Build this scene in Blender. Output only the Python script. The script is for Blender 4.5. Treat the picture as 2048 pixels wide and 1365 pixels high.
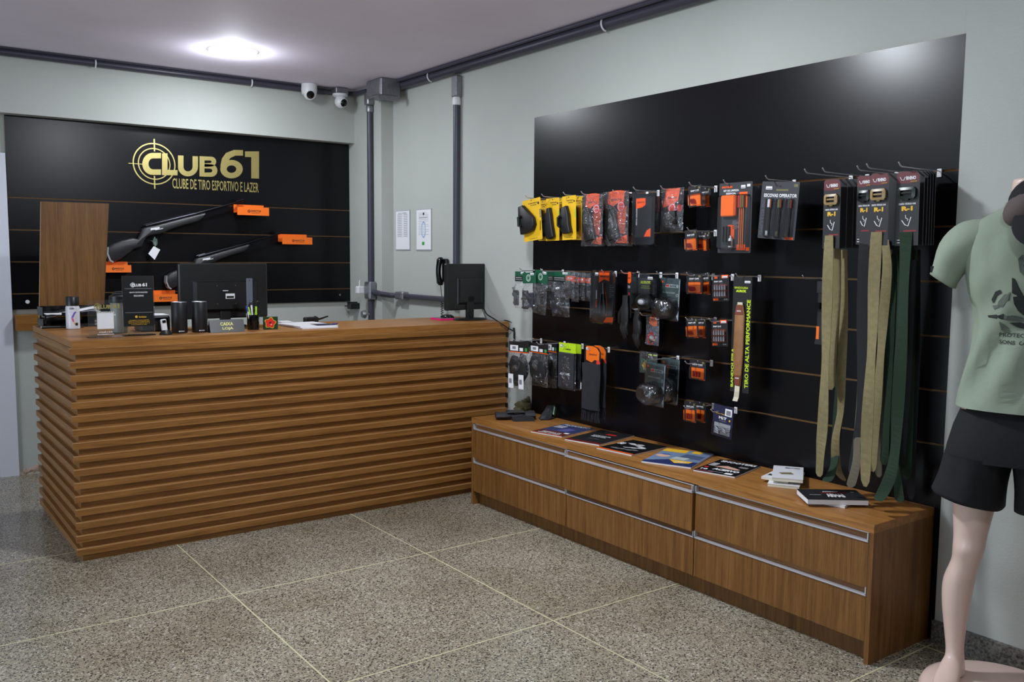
import bpy, bmesh, math, random
from mathutils import Vector, Matrix, noise
random.seed(7)
C = bpy.context.scene.collection
sc = bpy.context.scene
for o in list(bpy.data.objects): bpy.data.objects.remove(o)
PI = math.pi

# ------------------------------------------------------------------ camera
F = 1796.725                                   # focal length in pixels of the 2048 wide frame
CP = Vector((-3.2121, 0.0, 1.4160))
yw, pt, rl = math.radians(-36.2361), math.radians(5.3968), math.radians(.4532)
FW = Vector((-math.sin(yw)*math.cos(pt), math.cos(yw)*math.cos(pt), -math.sin(pt)))
_r = Vector((math.cos(yw), math.sin(yw), 0)); _u = _r.cross(FW)
RT = _r*math.cos(rl) + _u*math.sin(rl); UP = -_r*math.sin(rl) + _u*math.cos(rl)
cd = bpy.data.cameras.new('camera'); cam = bpy.data.objects.new('camera', cd); C.objects.link(cam)
cd.sensor_width = 36; cd.lens = F*36/2048; cd.clip_start = .05
M3 = Matrix((RT, UP, -FW)).transposed()
cam.matrix_world = Matrix.Translation(CP) @ M3.to_4x4()
sc.camera = cam
def at(u, v, ax, val):                          # where the line of sight through a pixel meets the plane ax = val
    d = FW + RT*((u-1024)/F) - UP*((v-682.5)/F); i = 'xyz'.index(ax)
    return CP + d*((val-CP[i])/d[i])
def px(p):
    d = Vector(p)-CP; z = d.dot(FW); return 1024+F*d.dot(RT)/z, 682.5-F*d.dot(UP)/z

# ------------------------------------------------------------------ world, lights, exposure
sc.view_settings.view_transform = 'Standard'; sc.view_settings.look = 'None'
sc.view_settings.exposure = 0.0; sc.view_settings.gamma = 1; sc.view_settings.use_curve_mapping = False
w = bpy.data.worlds.new('world'); sc.world = w; w.use_nodes = True
w.node_tree.nodes['Background'].inputs[0].default_value = (.75, .88, 1, 1)
w.node_tree.nodes['Background'].inputs[1].default_value = 1.0
CEIL = 2.64
LEDS = [(-1.29, 5.5), (-1.5, 2.85), (-4.6, 4.6), (-1.9, .2)]
LEDW = [28, 66, 5, 15]
for (x, y), W in zip(LEDS, LEDW):
    l = bpy.data.lights.new('ceiling_lamp', 'AREA'); l.shape = 'DISK'; l.size = .21; l.energy = W*.66
    l.color = (.87, .935, 1)
    o = bpy.data.objects.new('ceiling_lamp', l); o.location = (x, y, CEIL-.022); C.objects.link(o)
    l = bpy.data.lights.new('ceiling_lamp_rim', 'POINT'); l.shadow_soft_size = .05; l.energy = W*.34; l.color = (.87, .935, 1)      # light leaving the domed diffuser sideways, onto the ceiling
    o = bpy.data.objects.new('ceiling_lamp_rim', l); o.location = (x, y, CEIL-.09); C.objects.link(o)
l = bpy.data.lights.new('doorway_daylight', 'AREA'); l.shape = 'RECTANGLE'; l.size = 2.6; l.size_y = 2.1; l.energy = 62; l.color = (.74, .87, 1)
o = bpy.data.objects.new('doorway_daylight', l); o.location = (-6.4, 3.2, 1.15); o.rotation_euler = (PI/2, 0, -PI/2); C.objects.link(o)

# ------------------------------------------------------------------ materials
def lin(c): return tuple((x/255/12.92 if x <= 10 else ((x/255+.055)/1.055)**2.4) for x in c)
MC = {}
def mat(name, col=0, rough=.5, metal=0, spec=.5, coat=0, var=0, vs=30, bump=0, bs=200, emit=0):
    if name in MC: return MC[name]
    m = bpy.data.materials.new(name); m.use_nodes = True; n = m.node_tree.nodes; L = m.node_tree.links
    b = n['Principled BSDF']; c = lin(col)
    b.inputs['Base Color'].default_value = (*c, 1); b.inputs['Roughness'].default_value = rough
    b.inputs['Metallic'].default_value = metal; b.inputs['Specular IOR Level'].default_value = spec
    b.inputs['Coat Weight'].default_value = coat; b.inputs['Coat Roughness'].default_value = .12
    if emit: b.inputs['Emission Color'].default_value = (*c, 1); b.inputs['Emission Strength'].default_value = emit
    if var or bump:
        tc = n.new('ShaderNodeTexCoord')
    if var:
        t = n.new('ShaderNodeTexNoise'); t.inputs['Scale'].default_value = vs; t.inputs['Detail'].default_value = 5
        L.new(tc.outputs['Object'], t.inputs['Vector'])
        r = n.new('ShaderNodeValToRGB'); r.color_ramp.elements[0].position = .3; r.color_ramp.elements[1].position = .7
        r.color_ramp.elements[0].color = tuple(x*(1-var) for x in c)+(1,); r.color_ramp.elements[1].color = tuple(min(1, x*(1+var)) for x in c)+(1,)
        L.new(t.outputs['Fac'], r.inputs[0]); L.new(r.outputs[0], b.inputs['Base Color'])
    if bump:
        t = n.new('ShaderNodeTexNoise'); t.inputs['Scale'].default_value = bs; t.inputs['Detail'].default_value = 3
        L.new(tc.outputs['Object'], t.inputs['Vector'])
        bp = n.new('ShaderNodeBump'); bp.inputs['Strength'].default_value = bump; bp.inputs['Distance'].default_value = .002
        L.new(t.outputs['Fac'], bp.inputs['Height']); L.new(bp.outputs[0], b.inputs['Normal'])
    MC[name] = m; return m
def wood(name, axis, k=1.0, seed=0):
    if name in MC: return MC[name]
    m = bpy.data.materials.new(name); m.use_nodes = True; n = m.node_tree.nodes; L = m.node_tree.links; b = n['Principled BSDF']
    tc = n.new('ShaderNodeTexCoord'); 
    def tex(sc_long, sc_cross, detail, rough=.6):
        mp = n.new('ShaderNodeMapping'); s = [sc_cross]*3; s[axis] = sc_long; mp.inputs['Scale'].default_value = s
        mp.inputs['Location'].default_value = (seed*3.1, seed*1.7, seed*2.3)
        t = n.new('ShaderNodeTexNoise'); t.inputs['Scale'].default_value = 1; t.inputs['Detail'].default_value = detail; t.inputs['Roughness'].default_value = rough
        t.inputs['Distortion'].default_value = .6
        L.new(tc.outputs['Object'], mp.inputs[0]); L.new(mp.outputs[0], t.inputs['Vector']); return t
    a = tex(1.8, 48, 7); f = tex(9, 300, 3)
    r = n.new('ShaderNodeValToRGB'); e = r.color_ramp.elements
    e[0].position = .3; e[0].color = (.180*k, .074*k, .018*k, 1); e[1].position = .7; e[1].color = (.345*k, .160*k, .044*k, 1)
    q = e.new(.5); q.color = (.265*k, .115*k, .028*k, 1)
    L.new(a.outputs['Fac'], r.inputs[0])
    r2 = n.new('ShaderNodeValToRGB'); r2.color_ramp.elements[0].position = .33; r2.color_ramp.elements[0].color = (.55, .5, .46, 1); r2.color_ramp.elements[1].position = .52; r2.color_ramp.elements[1].color = (1, 1, 1, 1)
    L.new(f.outputs['Fac'], r2.inputs[0])
    mx = n.new('ShaderNodeMix'); mx.data_type = 'RGBA'; mx.blend_type = 'MULTIPLY'; mx.inputs[0].default_value = .75
    L.new(r.outputs[0], mx.inputs[6]); L.new(r2.outputs[0], mx.inputs[7]); L.new(mx.outputs[2], b.inputs['Base Color'])
    b.inputs['Roughness'].default_value = .38; b.inputs['Specular IOR Level'].default_value = .38
    MC[name] = m; return m
def plastic_film(name, tint=(1, 1, 1), rough=.08, bump=0, bs=40, body=0.0, f0=.06):
    if name in MC: return MC[name]
    m = bpy.data.materials.new(name); m.use_nodes = True; n = m.node_tree.nodes; L = m.node_tree.links
    n.remove(n['Principled BSDF']); out = n['Material Output']
    tr = n.new('ShaderNodeBsdfTransparent'); tr.inputs[0].default_value = (*tint, 1)
    gl = n.new('ShaderNodeBsdfGlossy'); gl.inputs['Roughness'].default_value = rough; gl.inputs[0].default_value = (.9, .92, 1, 1)
    lw = n.new('ShaderNodeFresnel'); lw.inputs[0].default_value = 1.5
    ad = n.new('ShaderNodeMath'); ad.operation = 'ADD'; ad.inputs[1].default_value = f0; L.new(lw.outputs[0], ad.inputs[0])
    mx = n.new('ShaderNodeMixShader'); L.new(ad.outputs[0], mx.inputs[0]); L.new(tr.outputs[0], mx.inputs[1]); L.new(gl.outputs[0], mx.inputs[2])
    if bump:
        tc = n.new('ShaderNodeTexCoord'); t = n.new('ShaderNodeTexNoise'); t.inputs['Scale'].default_value = bs; t.inputs['Detail'].default_value = 2; t.inputs['Distortion'].default_value = 1.2
        L.new(tc.outputs['Object'], t.inputs['Vector']); bp = n.new('ShaderNodeBump'); bp.inputs['Strength'].default_value = bump; bp.inputs['Distance'].default_value = .02
        L.new(t.outputs['Fac'], bp.inputs['Height']); L.new(bp.outputs[0], gl.inputs['Normal']); L.new(bp.outputs[0], lw.inputs['Normal'])
    last = mx
    if body:
        df = n.new('ShaderNodeBsdfDiffuse'); df.inputs[0].default_value = (.8, .82, .85, 1); m2 = n.new('ShaderNodeMixShader'); m2.inputs[0].default_value = body
        L.new(mx.outputs[0], m2.inputs[1]); L.new(df.outputs[0], m2.inputs[2]); last = m2
    L.new(last.outputs[0], out.inputs[0]); MC[name] = m; return m
def terrazzo():
    m = bpy.data.materials.new('terrazzo'); m.use_nodes = True; n = m.node_tree.nodes; L = m.node_tree.links; b = n['Principled BSDF']
    tc = n.new('ShaderNodeTexCoord')
    v = n.new('ShaderNodeTexVoronoi'); v.inputs['Scale'].default_value = 150; v.inputs['Randomness'].default_value = 1; L.new(tc.outputs['Object'], v.inputs['Vector'])
    sep = n.new('ShaderNodeSeparateColor'); L.new(v.outputs['Color'], sep.inputs[0])
    r = n.new('ShaderNodeValToRGB'); r.color_ramp.interpolation = 'CONSTANT'; e = r.color_ramp.elements
    cols = [(0, (44, 42, 46)), (.22, (112, 105, 94)), (.38, (160, 152, 136)), (.55, (86, 80, 76)), (.66, (188, 182, 166)), (.82, (140, 128, 112)), (.93, (214, 210, 200))]
    e[0].position = 0; e[0].color = (*lin(cols[0][1]), 1); e[1].position = cols[1][0]; e[1].color = (*lin(cols[1][1]), 1)
    for p, c in cols[2:]: q = e.new(p); q.color = (*lin(c), 1)
    L.new(sep.outputs[0], r.inputs[0])
    rs = n.new('ShaderNodeValToRGB'); rs.color_ramp.elements[0].position = .42; rs.color_ramp.elements[1].position = .62
    rs.color_ramp.elements[0].color = (0, 0, 0, 1); rs.color_ramp.elements[1].color = (1, 1, 1, 1)
    L.new(v.outputs['Distance'], rs.inputs[0])
    m1 = n.new('ShaderNodeMix'); m1.data_type = 'RGBA'; L.new(rs.outputs[0], m1.inputs[0]); L.new(r.outputs[0], m1.inputs[6]); m1.inputs[7].default_value = (*lin((158, 150, 132)), 1)
    t = n.new('ShaderNodeTexNoise'); t.inputs['Scale'].default_value = 1.7; t.inputs['Detail'].default_value = 6; L.new(tc.outputs['Object'], t.inputs['Vector'])
    r3 = n.new('ShaderNodeValToRGB'); r3.color_ramp.elements[0].position = .35; r3.color_ramp.elements[0].color = (.74, .71, .66, 1); r3.color_ramp.elements[1].position = .62; r3.color_ramp.elements[1].color = (1, 1, 1, 1)
    L.new(t.outputs['Fac'], r3.inputs[0])
    m2 = n.new('ShaderNodeMix'); m2.data_type = 'RGBA'; m2.blend_type = 'MULTIPLY'; m2.inputs[0].default_value = 1; L.new(m1.outputs[2], m2.inputs[6]); L.new(r3.outputs[0], m2.inputs[7])
    L.new(m2.outputs[2], b.inputs['Base Color'])
    rr = n.new('ShaderNodeMapRange'); rr.inputs[3].default_value = .13; rr.inputs[4].default_value = .24; L.new(t.outputs['Fac'], rr.inputs[0]); L.new(rr.outputs[0], b.inputs['Roughness'])
    b.inputs['Specular IOR Level'].default_value = .5
    return m
def paint(name, col, bump=.25):
    return mat(name, col, .75, var=.05, vs=1.3, bump=bump, bs=160)

GREEN = paint('sage_paint', (180, 183, 177)); CEILM = paint('ceiling_paint', (232, 222, 238), .1)
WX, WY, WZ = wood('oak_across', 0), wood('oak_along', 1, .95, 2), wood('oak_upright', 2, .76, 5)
BLACKB = mat('black_laminate', (9, 9, 13), .27, spec=.30, var=.12, vs=60)
MDF = mat('mdf_edge', (158, 122, 78), .7)
STEEL = mat('galvanised', (150, 150, 156), .42, .85, var=.12, vs=40); CHROME = mat('brushed_aluminium', (205, 205, 212), .42, .55)
PIPE = mat('grey_conduit', (62, 60, 74), .38, spec=.5); WHITEP = mat('white_plastic', (225, 225, 228), .35)
BLK = mat('black_plastic', (20, 20, 22), .38); BLKM = mat('matt_black', (11, 11, 13), .65, bump=.2, bs=300); BLKG = mat('gloss_black', (10, 10, 12), .12)
PAPER = mat('paper', (232, 232, 236), .7); ORANGE = mat('orange', (240, 112, 24), .45); GOLD = mat('gold_letters', (206, 190, 122), .36, .9)
INK = mat('black_ink', (22, 22, 24), .6); WINK = mat('white_ink', (225, 225, 228), .6); YINK = mat('yellow_ink', (226, 178, 40), .55); CARDB = mat('black_card', (30, 30, 33), .42)
CLEAR = plastic_film('clear_plastic'); BAG = plastic_film('crinkled_bag', (.99, .99, 1), .15, .9, 45, .015, .05); HOOKM = mat('hook_metal', (215, 215, 220), .3, .6)
BODY = [.0]

# ------------------------------------------------------------------ mesh helpers
class MB:
    def __init__(s): s.v = []; s.f = []; s.m = []; s.ms = []
    def mi(s, m):
        if m not in s.ms: s.ms.append(m)
        return s.ms.index(m)
    def add(s, vs, fs, m):
        b = len(s.v); s.v += [tuple(x) for x in vs]; k = s.mi(m)
        for f in fs: s.f.append([i+b for i in f]); s.m.append(k)
        return s
    def box(s, x0, x1, y0, y1, z0, z1, m, mtb=None, cham=0):
        if cham:
            c = cham; x0, x1 = min(x0, x1), max(x0, x1); y0, y1 = min(y0, y1), max(y0, y1); z0, z1 = min(z0, z1), max(z0, z1)
            ring = lambda z, i: [(x0+c+i, y0+i, z), (x1-c-i, y0+i, z), (x1-i, y0+c+i, z), (x1-i, y1-c-i, z), (x1-c-i, y1-i, z), (x0+c+i, y1-i, z), (x0+i, y1-c-i, z), (x0+i, y0+c+i, z)]
            vs = ring(z0, c*.6)+ring(z0+c, 0)+ring(z1-c, 0)+ring(z1, c*.6)
            fs = [[r*8+i, r*8+(i+1) % 8, r*8+8+(i+1) % 8, r*8+8+i] for r in range(3) for i in range(8)]+[list(range(7, -1, -1)), list(range(24, 32))]
            return s.add(vs, fs, m)
        vs = [(x0, y0, z0), (x1, y0, z0), (x1, y1, z0), (x0, y1, z0), (x0, y0, z1), (x1, y0, z1), (x1, y1, z1), (x0, y1, z1)]
        s.add(vs, [(0, 1, 5, 4), (1, 2, 6, 5), (2, 3, 7, 6), (3, 0, 4, 7)], m); return s.add(vs, [(0, 3, 2, 1), (4, 5, 6, 7)], mtb or m)
    def prism(s, poly, y0, y1, m, mside=None, plane='xz'):          # outline in local x-z (seen from -y), pushed from y0 to y1
        n = len(poly); P = (lambda a, b, c: (a, c, b)) if plane == 'xz' else ((lambda a, b, c: (a, b, c)) if plane == 'xy' else (lambda a, b, c: (c, a, b)))
        vs = [P(a, b, y0) for a, b in poly]+[P(a, b, y1) for a, b in poly]
        s.add(vs, [list(range(n)), list(range(2*n-1, n-1, -1))], m)
        return s.add(vs, [[i, i+n, (i+1) % n+n, (i+1) % n] for i in range(n)], mside or m)
    def bevel_prism(s, poly, y0, y1, m, b=.004):                     # rounded-edge slab: front ring shrunk towards the centroid
        n = len(poly); cx = sum(p[0] for p in poly)/n; cz = sum(p[1] for p in poly)/n
        def sh(k):
            out = []
            for i in range(n):
                a = Vector(poly[i-1]); q = Vector(poly[i]); c = Vector(poly[(i+1) % n]); t = (c-a)
                nn = Vector((-t.y, t.x)); nn = nn.normalized() if nn.length > 1e-9 else Vector((0, 0))
                if nn.dot(Vector((cx, cz))-q) < 0 and not s_ccw(poly): nn = nn
                out.append(q+nn*k*(1 if s_ccw(poly) else -1))
            return out
        rings = [(sh(b), y0), (sh(b*.3), y0+b*.4), (sh(0), y0+b), (sh(0), y1-b), (sh(b), y1)]
        vs = [(p[0], y, p[1]) for r, y in rings for p in r]; fs = [list(range(n)), [4*n+i for i in range(n-1, -1, -1)]]
        for r in range(4): fs += [[r*n+i, (r+1)*n+i, (r+1)*n+(i+1) % n, r*n+(i+1) % n] for i in range(n)]
        return s.add(vs, fs, m)
    def tube(s, pts, r, m, n=8, cap=True):
        pts = [Vector(p) for p in pts]; rr = r if isinstance(r, (list, tuple)) else [r]*len(pts); b = []; prev = None
        for i, p in enumerate(pts):
            t = (pts[min(i+1, len(pts)-1)]-pts[max(i-1, 0)]).normalized()
            if prev is None: a = t.orthogonal().normalized()
            else:
                a = prev-t*prev.dot(t); a = a.normalized() if a.length > 1e-6 else t.orthogonal().normalized()
            prev = a; c = t.cross(a)
            b += [p+(a*math.cos(2*PI*k/n)+c*math.sin(2*PI*k/n))*rr[i] for k in range(n)]
        L = len(pts); fs = [[i*n+k, i*n+(k+1) % n, (i+1)*n+(k+1) % n, (i+1)*n+k] for i in range(L-1) for k in range(n)]
        if cap: fs += [list(range(n-1, -1, -1)), [(L-1)*n+k for k in range(n)]]
        return s.add(b, fs, m)
    def lathe(s, prof, m, c=(0, 0, 0), n=24, axis='z', sx=1, sy=1):
        P = {'z': lambda r, a, h: (c[0]+r*math.cos(a)*sx, c[1]+r*math.sin(a)*sy, c[2]+h), 'y': lambda r, a, h: (c[0]+r*math.cos(a)*sx, c[1]+h, c[2]+r*math.sin(a)*sy), 'x': lambda r, a, h: (c[0]+h, c[1]+r*math.cos(a)*sx, c[2]+r*math.sin(a)*sy)}[axis]
        vs = [P(r, 2*PI*k/n, h) for r, h in prof for k in range(n)]; L = len(prof)
        fs = [[i*n+k, i*n+(k+1) % n, (i+1)*n+(k+1) % n, (i+1)*n+k] for i in range(L-1) for k in range(n)]
        fs += [list(range(n-1, -1, -1)), [(L-1)*n+k for k in range(n)]]
        return s.add(vs, fs, m)
    def cyl(s, c, r, h, m, axis='z', n=20): return s.lathe([(r, 0), (r, h)], m, c, n, axis)
    def ball(s, c, rx, ry, rz, m, n=14, k=9, lump=0):
        vs = []; 
        for i in range(k+1):
            t = PI*i/k
            for j in range(n):
                a = 2*PI*j/n; d = Vector((math.sin(t)*math.cos(a), math.sin(t)*math.sin(a), math.cos(t)))
                q = 1+(lump*noise.noise(d*2.3+Vector(c)*9) if lump else 0)
                vs.append((c[0]+d.x*rx*q, c[1]+d.y*ry*q, c[2]+d.z*rz*q))
        return s.add(vs, [[i*n+j, (i+1)*n+j, (i+1)*n+(j+1) % n, i*n+(j+1) % n] for i in range(k) for j in range(n)], m)
    def loft(s, rings, m, cap=True):
        n = len(rings[0]); vs = [p for r in rings for p in r]; L = len(rings)
        fs = [[i*n+k, i*n+(k+1) % n, (i+1)*n+(k+1) % n, (i+1)*n+k] for i in range(L-1) for k in range(n)]
        if cap: fs += [list(range(n-1, -1, -1)), [(L-1)*n+k for k in range(n)]]
        return s.add(vs, fs, m)
    def text(s, t, x, z, w, h, m, y=-.001, rot=0, bold=.02):         # lettering fitted to the box whose lower left corner is x, z
        vs, fs = glyphs(t, bold)
        if not vs: return s
        x0 = min(v[0] for v in vs); x1 = max(v[0] for v in vs); z0 = min(v[1] for v in vs); z1 = max(v[1] for v in vs)
        out = []
        for a, b in vs:
            a = (a-x0)/(x1-x0)*w; b = (b-z0)/(z1-z0)*h
            if rot: a, b = -b, a
            out.append((x+a, y, z+b))
        return s.add(out, fs, m)
    def rect(s, x, z, w, h, m, y=-.0006): return s.add([(x, y, z), (x+w, y, z), (x+w, y, z+h), (x, y, z+h)], [(0, 1, 2, 3)], m)
    def flat(s, poly, m, y=-.0006): return s.add([(a, y, b) for a, b in poly], [list(range(len(poly)))], m)
    def line(s, pts, w, m, y=-.001):
        P = [Vector(p) for p in pts]; vs = []
        for i, p in enumerate(P):
            t = (P[min(i+1, len(P)-1)]-P[max(i-1, 0)]).normalized(); vs += [(p.x-t.y*w/2, y, p.y+t.x*w/2), (p.x+t.y*w/2, y, p.y-t.x*w/2)]
        return s.add(vs, [[2*i, 2*i+1, 2*i+3, 2*i+2] for i in range(len(P)-1)], m)
    def disc(s, x, z, r, m, y=-.0008, r2=0, n=28, sz=1):
        if not r2: return s.flat([(x+r*math.cos(2*PI*k/n), z+sz*r*math.sin(2*PI*k/n)) for k in range(n)], m, y)
        vs = [(x+q*math.cos(2*PI*k/n), y, z+sz*q*math.sin(2*PI*k/n)) for q in (r, r2) for k in range(n)]
        return s.add(vs, [[k, (k+1) % n, n+(k+1) % n, n+k] for k in range(n)], m)
    def xf(s, M, i0=0):
        s.v = s.v[:i0]+[tuple(M @ Vector(v)) for v in s.v[i0:]]; return s
    def build(s, name, parent=None, smooth=False, loc=None, rz=None, ang=40):
        me = bpy.data.meshes.new(name); me.from_pydata(s.v, [], s.f)
        for m in s.ms: me.materials.append(m)
        me.polygons.foreach_set('material_index', s.m); me.update()
        bm = bmesh.new(); bm.from_mesh(me)
        if smooth:
            bmesh.ops.recalc_face_normals(bm, faces=bm.faces)
            for f in bm.faces: f.smooth = True
            for e in bm.edges:
                if len(e.link_faces) == 2 and e.calc_face_angle(0) > math.radians(ang): e.smooth = False
        bm.to_mesh(me); bm.free()
        o = bpy.data.objects.new(name, me); C.objects.link(o)
        if parent: o.parent = parent
        if loc is not None: o.location = loc
        if rz is not None: o.rotation_euler.z = rz
        return o
def s_ccw(poly): return sum(poly[i-1][0]*poly[i][1]-poly[i][0]*poly[i-1][1] for i in range(len(poly))) > 0
GL = {}
def glyphs(t, bold):
    k = (t, bold)
    if k not in GL:
        cu = bpy.data.curves.new('lettering', 'FONT'); cu.body = t; cu.offset = bold; cu.resolution_u = 2
        ob = bpy.data.objects.new('lettering', cu); C.objects.link(ob)
        dg = bpy.context.evaluated_depsgraph_get(); me = bpy.data.meshes.new_from_object(ob.evaluated_get(dg))
        GL[k] = ([(v.co.x, v.co.y) for v in me.vertices], [list(p.vertices) for p in me.polygons])
        bpy.data.objects.remove(ob); bpy.data.curves.remove(cu); bpy.data.meshes.remove(me)
    return GL[k]
def tag(o, label=None, cat=None, group=None, kind=None):
    for k, v in (('label', label), ('category', cat), ('group', group), ('kind', kind)):
        if v: o[k] = v
    return o
def thing(name, label, cat, loc=(0, 0, 0), rz=0, group=None):
    o = bpy.data.objects.new(name, None); o.empty_display_size = .05; C.objects.link(o); o.location = loc; o.rotation_euler = (0, 0, rz)
    return tag(o, label, cat, group)
def struct(o): o['kind'] = 'structure'; return o
def dup(root, loc=None, rz=None, label=None, skip=()):
    r = root.copy(); C.objects.link(r)
    if loc is not None: r.location = loc
    if rz is not None: r.rotation_euler.z = rz
    if label: r['label'] = label
    for ch in list(root.children):
        if ch.name.split('.')[0] in skip: continue
        c = ch.copy(); C.objects.link(c); c.parent = r
        for g in ch.children: d = g.copy(); C.objects.link(d); d.parent = c
    return r

# ------------------------------------------------------------------ the room
BY = 6.40; HY = 6.289; HZ = 2.258; PX = -.098; XL = -6.5; YF = -2.6
struct(MB().box(XL, .2, YF, 7.0, -.1, 0, terrazzo()).build('floor'))
struct(MB().box(XL, .2, YF, 7.0, CEIL, CEIL+.1, CEILM).build('ceiling'))
DX1 = -2.416; DW = .16                                  # right edge of the door casing
b = MB(); b.box(DX1-.05, .2, BY, BY+.15, 0, CEIL, GREEN); b.box(XL, DX1-1.1, BY, BY+.15, 0, CEIL, GREEN); b.box(DX1-1.1, DX1-.05, BY, BY+.15, 2.03, CEIL, GREEN)
wb = struct(b.build('wall_back'))
struct(MB().box(XL, PX, HY, BY, HZ, CEIL, GREEN).build('trim_1'))                # beam above the black panel
b = MB(); b.box(0, .2, YF, 7.0, 0, CEIL, GREEN); 
struct(b.build('wall_right'))
struct(MB().box(PX, 0, 5.86, BY, 0, CEIL, GREEN).build('trim_15')); struct(MB().box(-.035, 0, YF, 1.668, 0, CEIL, GREEN).build('trim_16'))
b = MB(); b.box(XL-.15, XL, YF, 1.7, 0, CEIL, GREEN); b.box(XL-.15, XL, 4.7, 7.0, 0, CEIL, GREEN); b.box(XL-.15, XL, 1.7, 4.7, 2.3, CEIL, GREEN)
struct(b.build('wall_left'))
struct(MB().box(XL, .2, YF-.15, YF, 0, CEIL, GREEN).build('wall_front'))
# door frame at the back left
dr = struct(MB().box(DX1-1.02, DX1-.125, BY+.05, BY+.09, .01, 2.0, mat('door_leaf', (150, 156, 150), .5)).build('door_1'))
b = MB(); W2 = mat('door_casing', (214, 216, 226), .45)
b.box(DX1-.105, DX1-.002, BY-.022, BY+.01, 0, 2.025, W2); b.box(DX1-.13, DX1-.105, BY-.012, BY+.12, 0, 2.0, W2)
b.box(DX1-1.15, DX1-.105, BY-.022, BY+.01, 1.93, 2.025, W2); b.box(DX1-1.15, DX1-1.04, BY-.022, BY+.01, 0, 1.93, W2)
b.build('door_frame', dr)
b = MB(); b.cyl((DX1-.17, BY+.0, 1.0), .012, .05, STEEL, 'y'); b.tube([(DX1-.17, BY-.0, 1.0), (DX1-.29, BY-.0, 1.0)], .009, STEEL); b.box(DX1-.15, DX1-.125, BY+.03, BY+.05, .3, .42, STEEL)
b.build('door_handle', dr, True)
# floor dividing strips
STRIP = mat('floor_strip', (196, 190, 152), .5)
k = 1
for y in (3.605, 4.57, 2.632, 1.66, .69):
    struct(MB().box(XL, -.02, y-.0028, y+.0028, -.002, .0006, STRIP).build('trim_%d' % (k+1))); k += 1
for x in (-.10, -1.073, -2.0, -2.93, -3.9, -4.87):
    struct(MB().box(x-.0028, x+.0028, YF, 6.39, -.002, .0007, STRIP).build('trim_%d' % (k+1))); k += 1
GRAN = mat('granite_base', (96, 92, 86), .4, var=.85, vs=110)
struct(MB().box(-.052, -.035, YF, 1.67, 0, .085, GRAN).build('baseboard_right'))
# crumbling plaster at the foot of the back wall
b = MB()
for i in range(26):
    x = DX1+.03+i*.012; b.ball((x, BY-.005, .012+.02*random.random()+.0016*i), .014+.01*random.random(), .012, .012+.012*random.random(), mat('bare_plaster', (176, 150, 136), .9), 6, 4, .5)
b.box(DX1, -.6, BY-.012, BY, 0, .012, mat('mortar', (190, 184, 168), .9))
tag(b.build('crumbled_plaster', wb), kind='stuff')

# ------------------------------------------------------------------ reception counter
CX0, CX1, CY0, HC = -2.435, .0, 4.396, 1.02
cnt = thing('reception_counter', 'long oak counter clad in horizontal slats on front and side', 'counter', (-1.2, 4.9, 0))
off = Vector((1.2, -4.9, 0))
def at_cnt(b): return b.xf(Matrix.Translation(off))
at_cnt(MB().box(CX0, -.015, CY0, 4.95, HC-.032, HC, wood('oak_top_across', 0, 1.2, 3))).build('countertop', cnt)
at_cnt(MB().box(CX0, CX0+.46, 4.95, 5.47, HC-.032, HC, wood('oak_top_across', 0))).build('countertop', cnt)
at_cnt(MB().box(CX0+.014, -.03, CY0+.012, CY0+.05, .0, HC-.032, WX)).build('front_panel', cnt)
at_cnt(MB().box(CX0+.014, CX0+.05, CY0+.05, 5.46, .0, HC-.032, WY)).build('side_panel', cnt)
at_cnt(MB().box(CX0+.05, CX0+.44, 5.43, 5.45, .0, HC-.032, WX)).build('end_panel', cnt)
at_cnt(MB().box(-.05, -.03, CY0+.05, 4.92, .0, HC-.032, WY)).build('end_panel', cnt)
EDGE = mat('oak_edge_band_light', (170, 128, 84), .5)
for i in range(16):
    zt = HC-.0325-.0617*i
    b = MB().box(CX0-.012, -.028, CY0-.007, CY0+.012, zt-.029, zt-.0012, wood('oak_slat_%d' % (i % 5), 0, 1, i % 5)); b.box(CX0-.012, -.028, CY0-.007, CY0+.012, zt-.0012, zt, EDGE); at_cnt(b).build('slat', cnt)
    b = MB().box(CX0-.004, CX0+.014, CY0+.012, 5.46, zt-.029, zt, wood('oak_side_slat_%d' % (i % 3), 1, 1, i % 3+7)); at_cnt(b).build('slat', cnt)

# raised flap behind the wing
p = [at(u, v, 'y', 5.485) for u, v in ((82, 403), (218, 407.5), (206, 618), (77, 618))]
b = MB(); c0 = Vector((-2.2, 5.485, 1.02)); poly = [(q.x+2.2, q.z-1.02) for q in p]; poly[2] = (poly[2][0], 0); poly[3] = (poly[3][0], 0)
b.prism(poly, 0, .02, WZ, mat('oak_edge_band', (190, 160, 120), .5)); tg = thing('counter_flap', 'upright oak board standing raised at the far end of the counter', 'board', c0); b.build('panel', tg)

# ------------------------------------------------------------------ drawer cabinet
KX, KH, KY0, KY1 = -.4147, .5025, 1.697, 4.20
cab = thing('drawer_cabinet', 'low oak cabinet with six wide drawers under the black slatted wall', 'cabinet', (-.2, 2.95, 0))
ko = Matrix.Translation((.2, -2.95, 0))
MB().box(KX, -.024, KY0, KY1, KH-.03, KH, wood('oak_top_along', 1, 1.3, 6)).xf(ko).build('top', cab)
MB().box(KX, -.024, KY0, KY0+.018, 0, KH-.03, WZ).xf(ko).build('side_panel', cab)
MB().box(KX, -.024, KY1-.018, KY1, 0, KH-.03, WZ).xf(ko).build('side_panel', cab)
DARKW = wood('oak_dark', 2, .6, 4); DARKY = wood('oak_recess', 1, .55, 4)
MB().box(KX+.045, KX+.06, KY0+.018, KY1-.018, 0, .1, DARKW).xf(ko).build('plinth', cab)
MB().box(KX+.035, KX+.045, KY0+.018, KY1-.018, .08, KH-.03, DARKY).xf(ko).build('carcass', cab)
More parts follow.
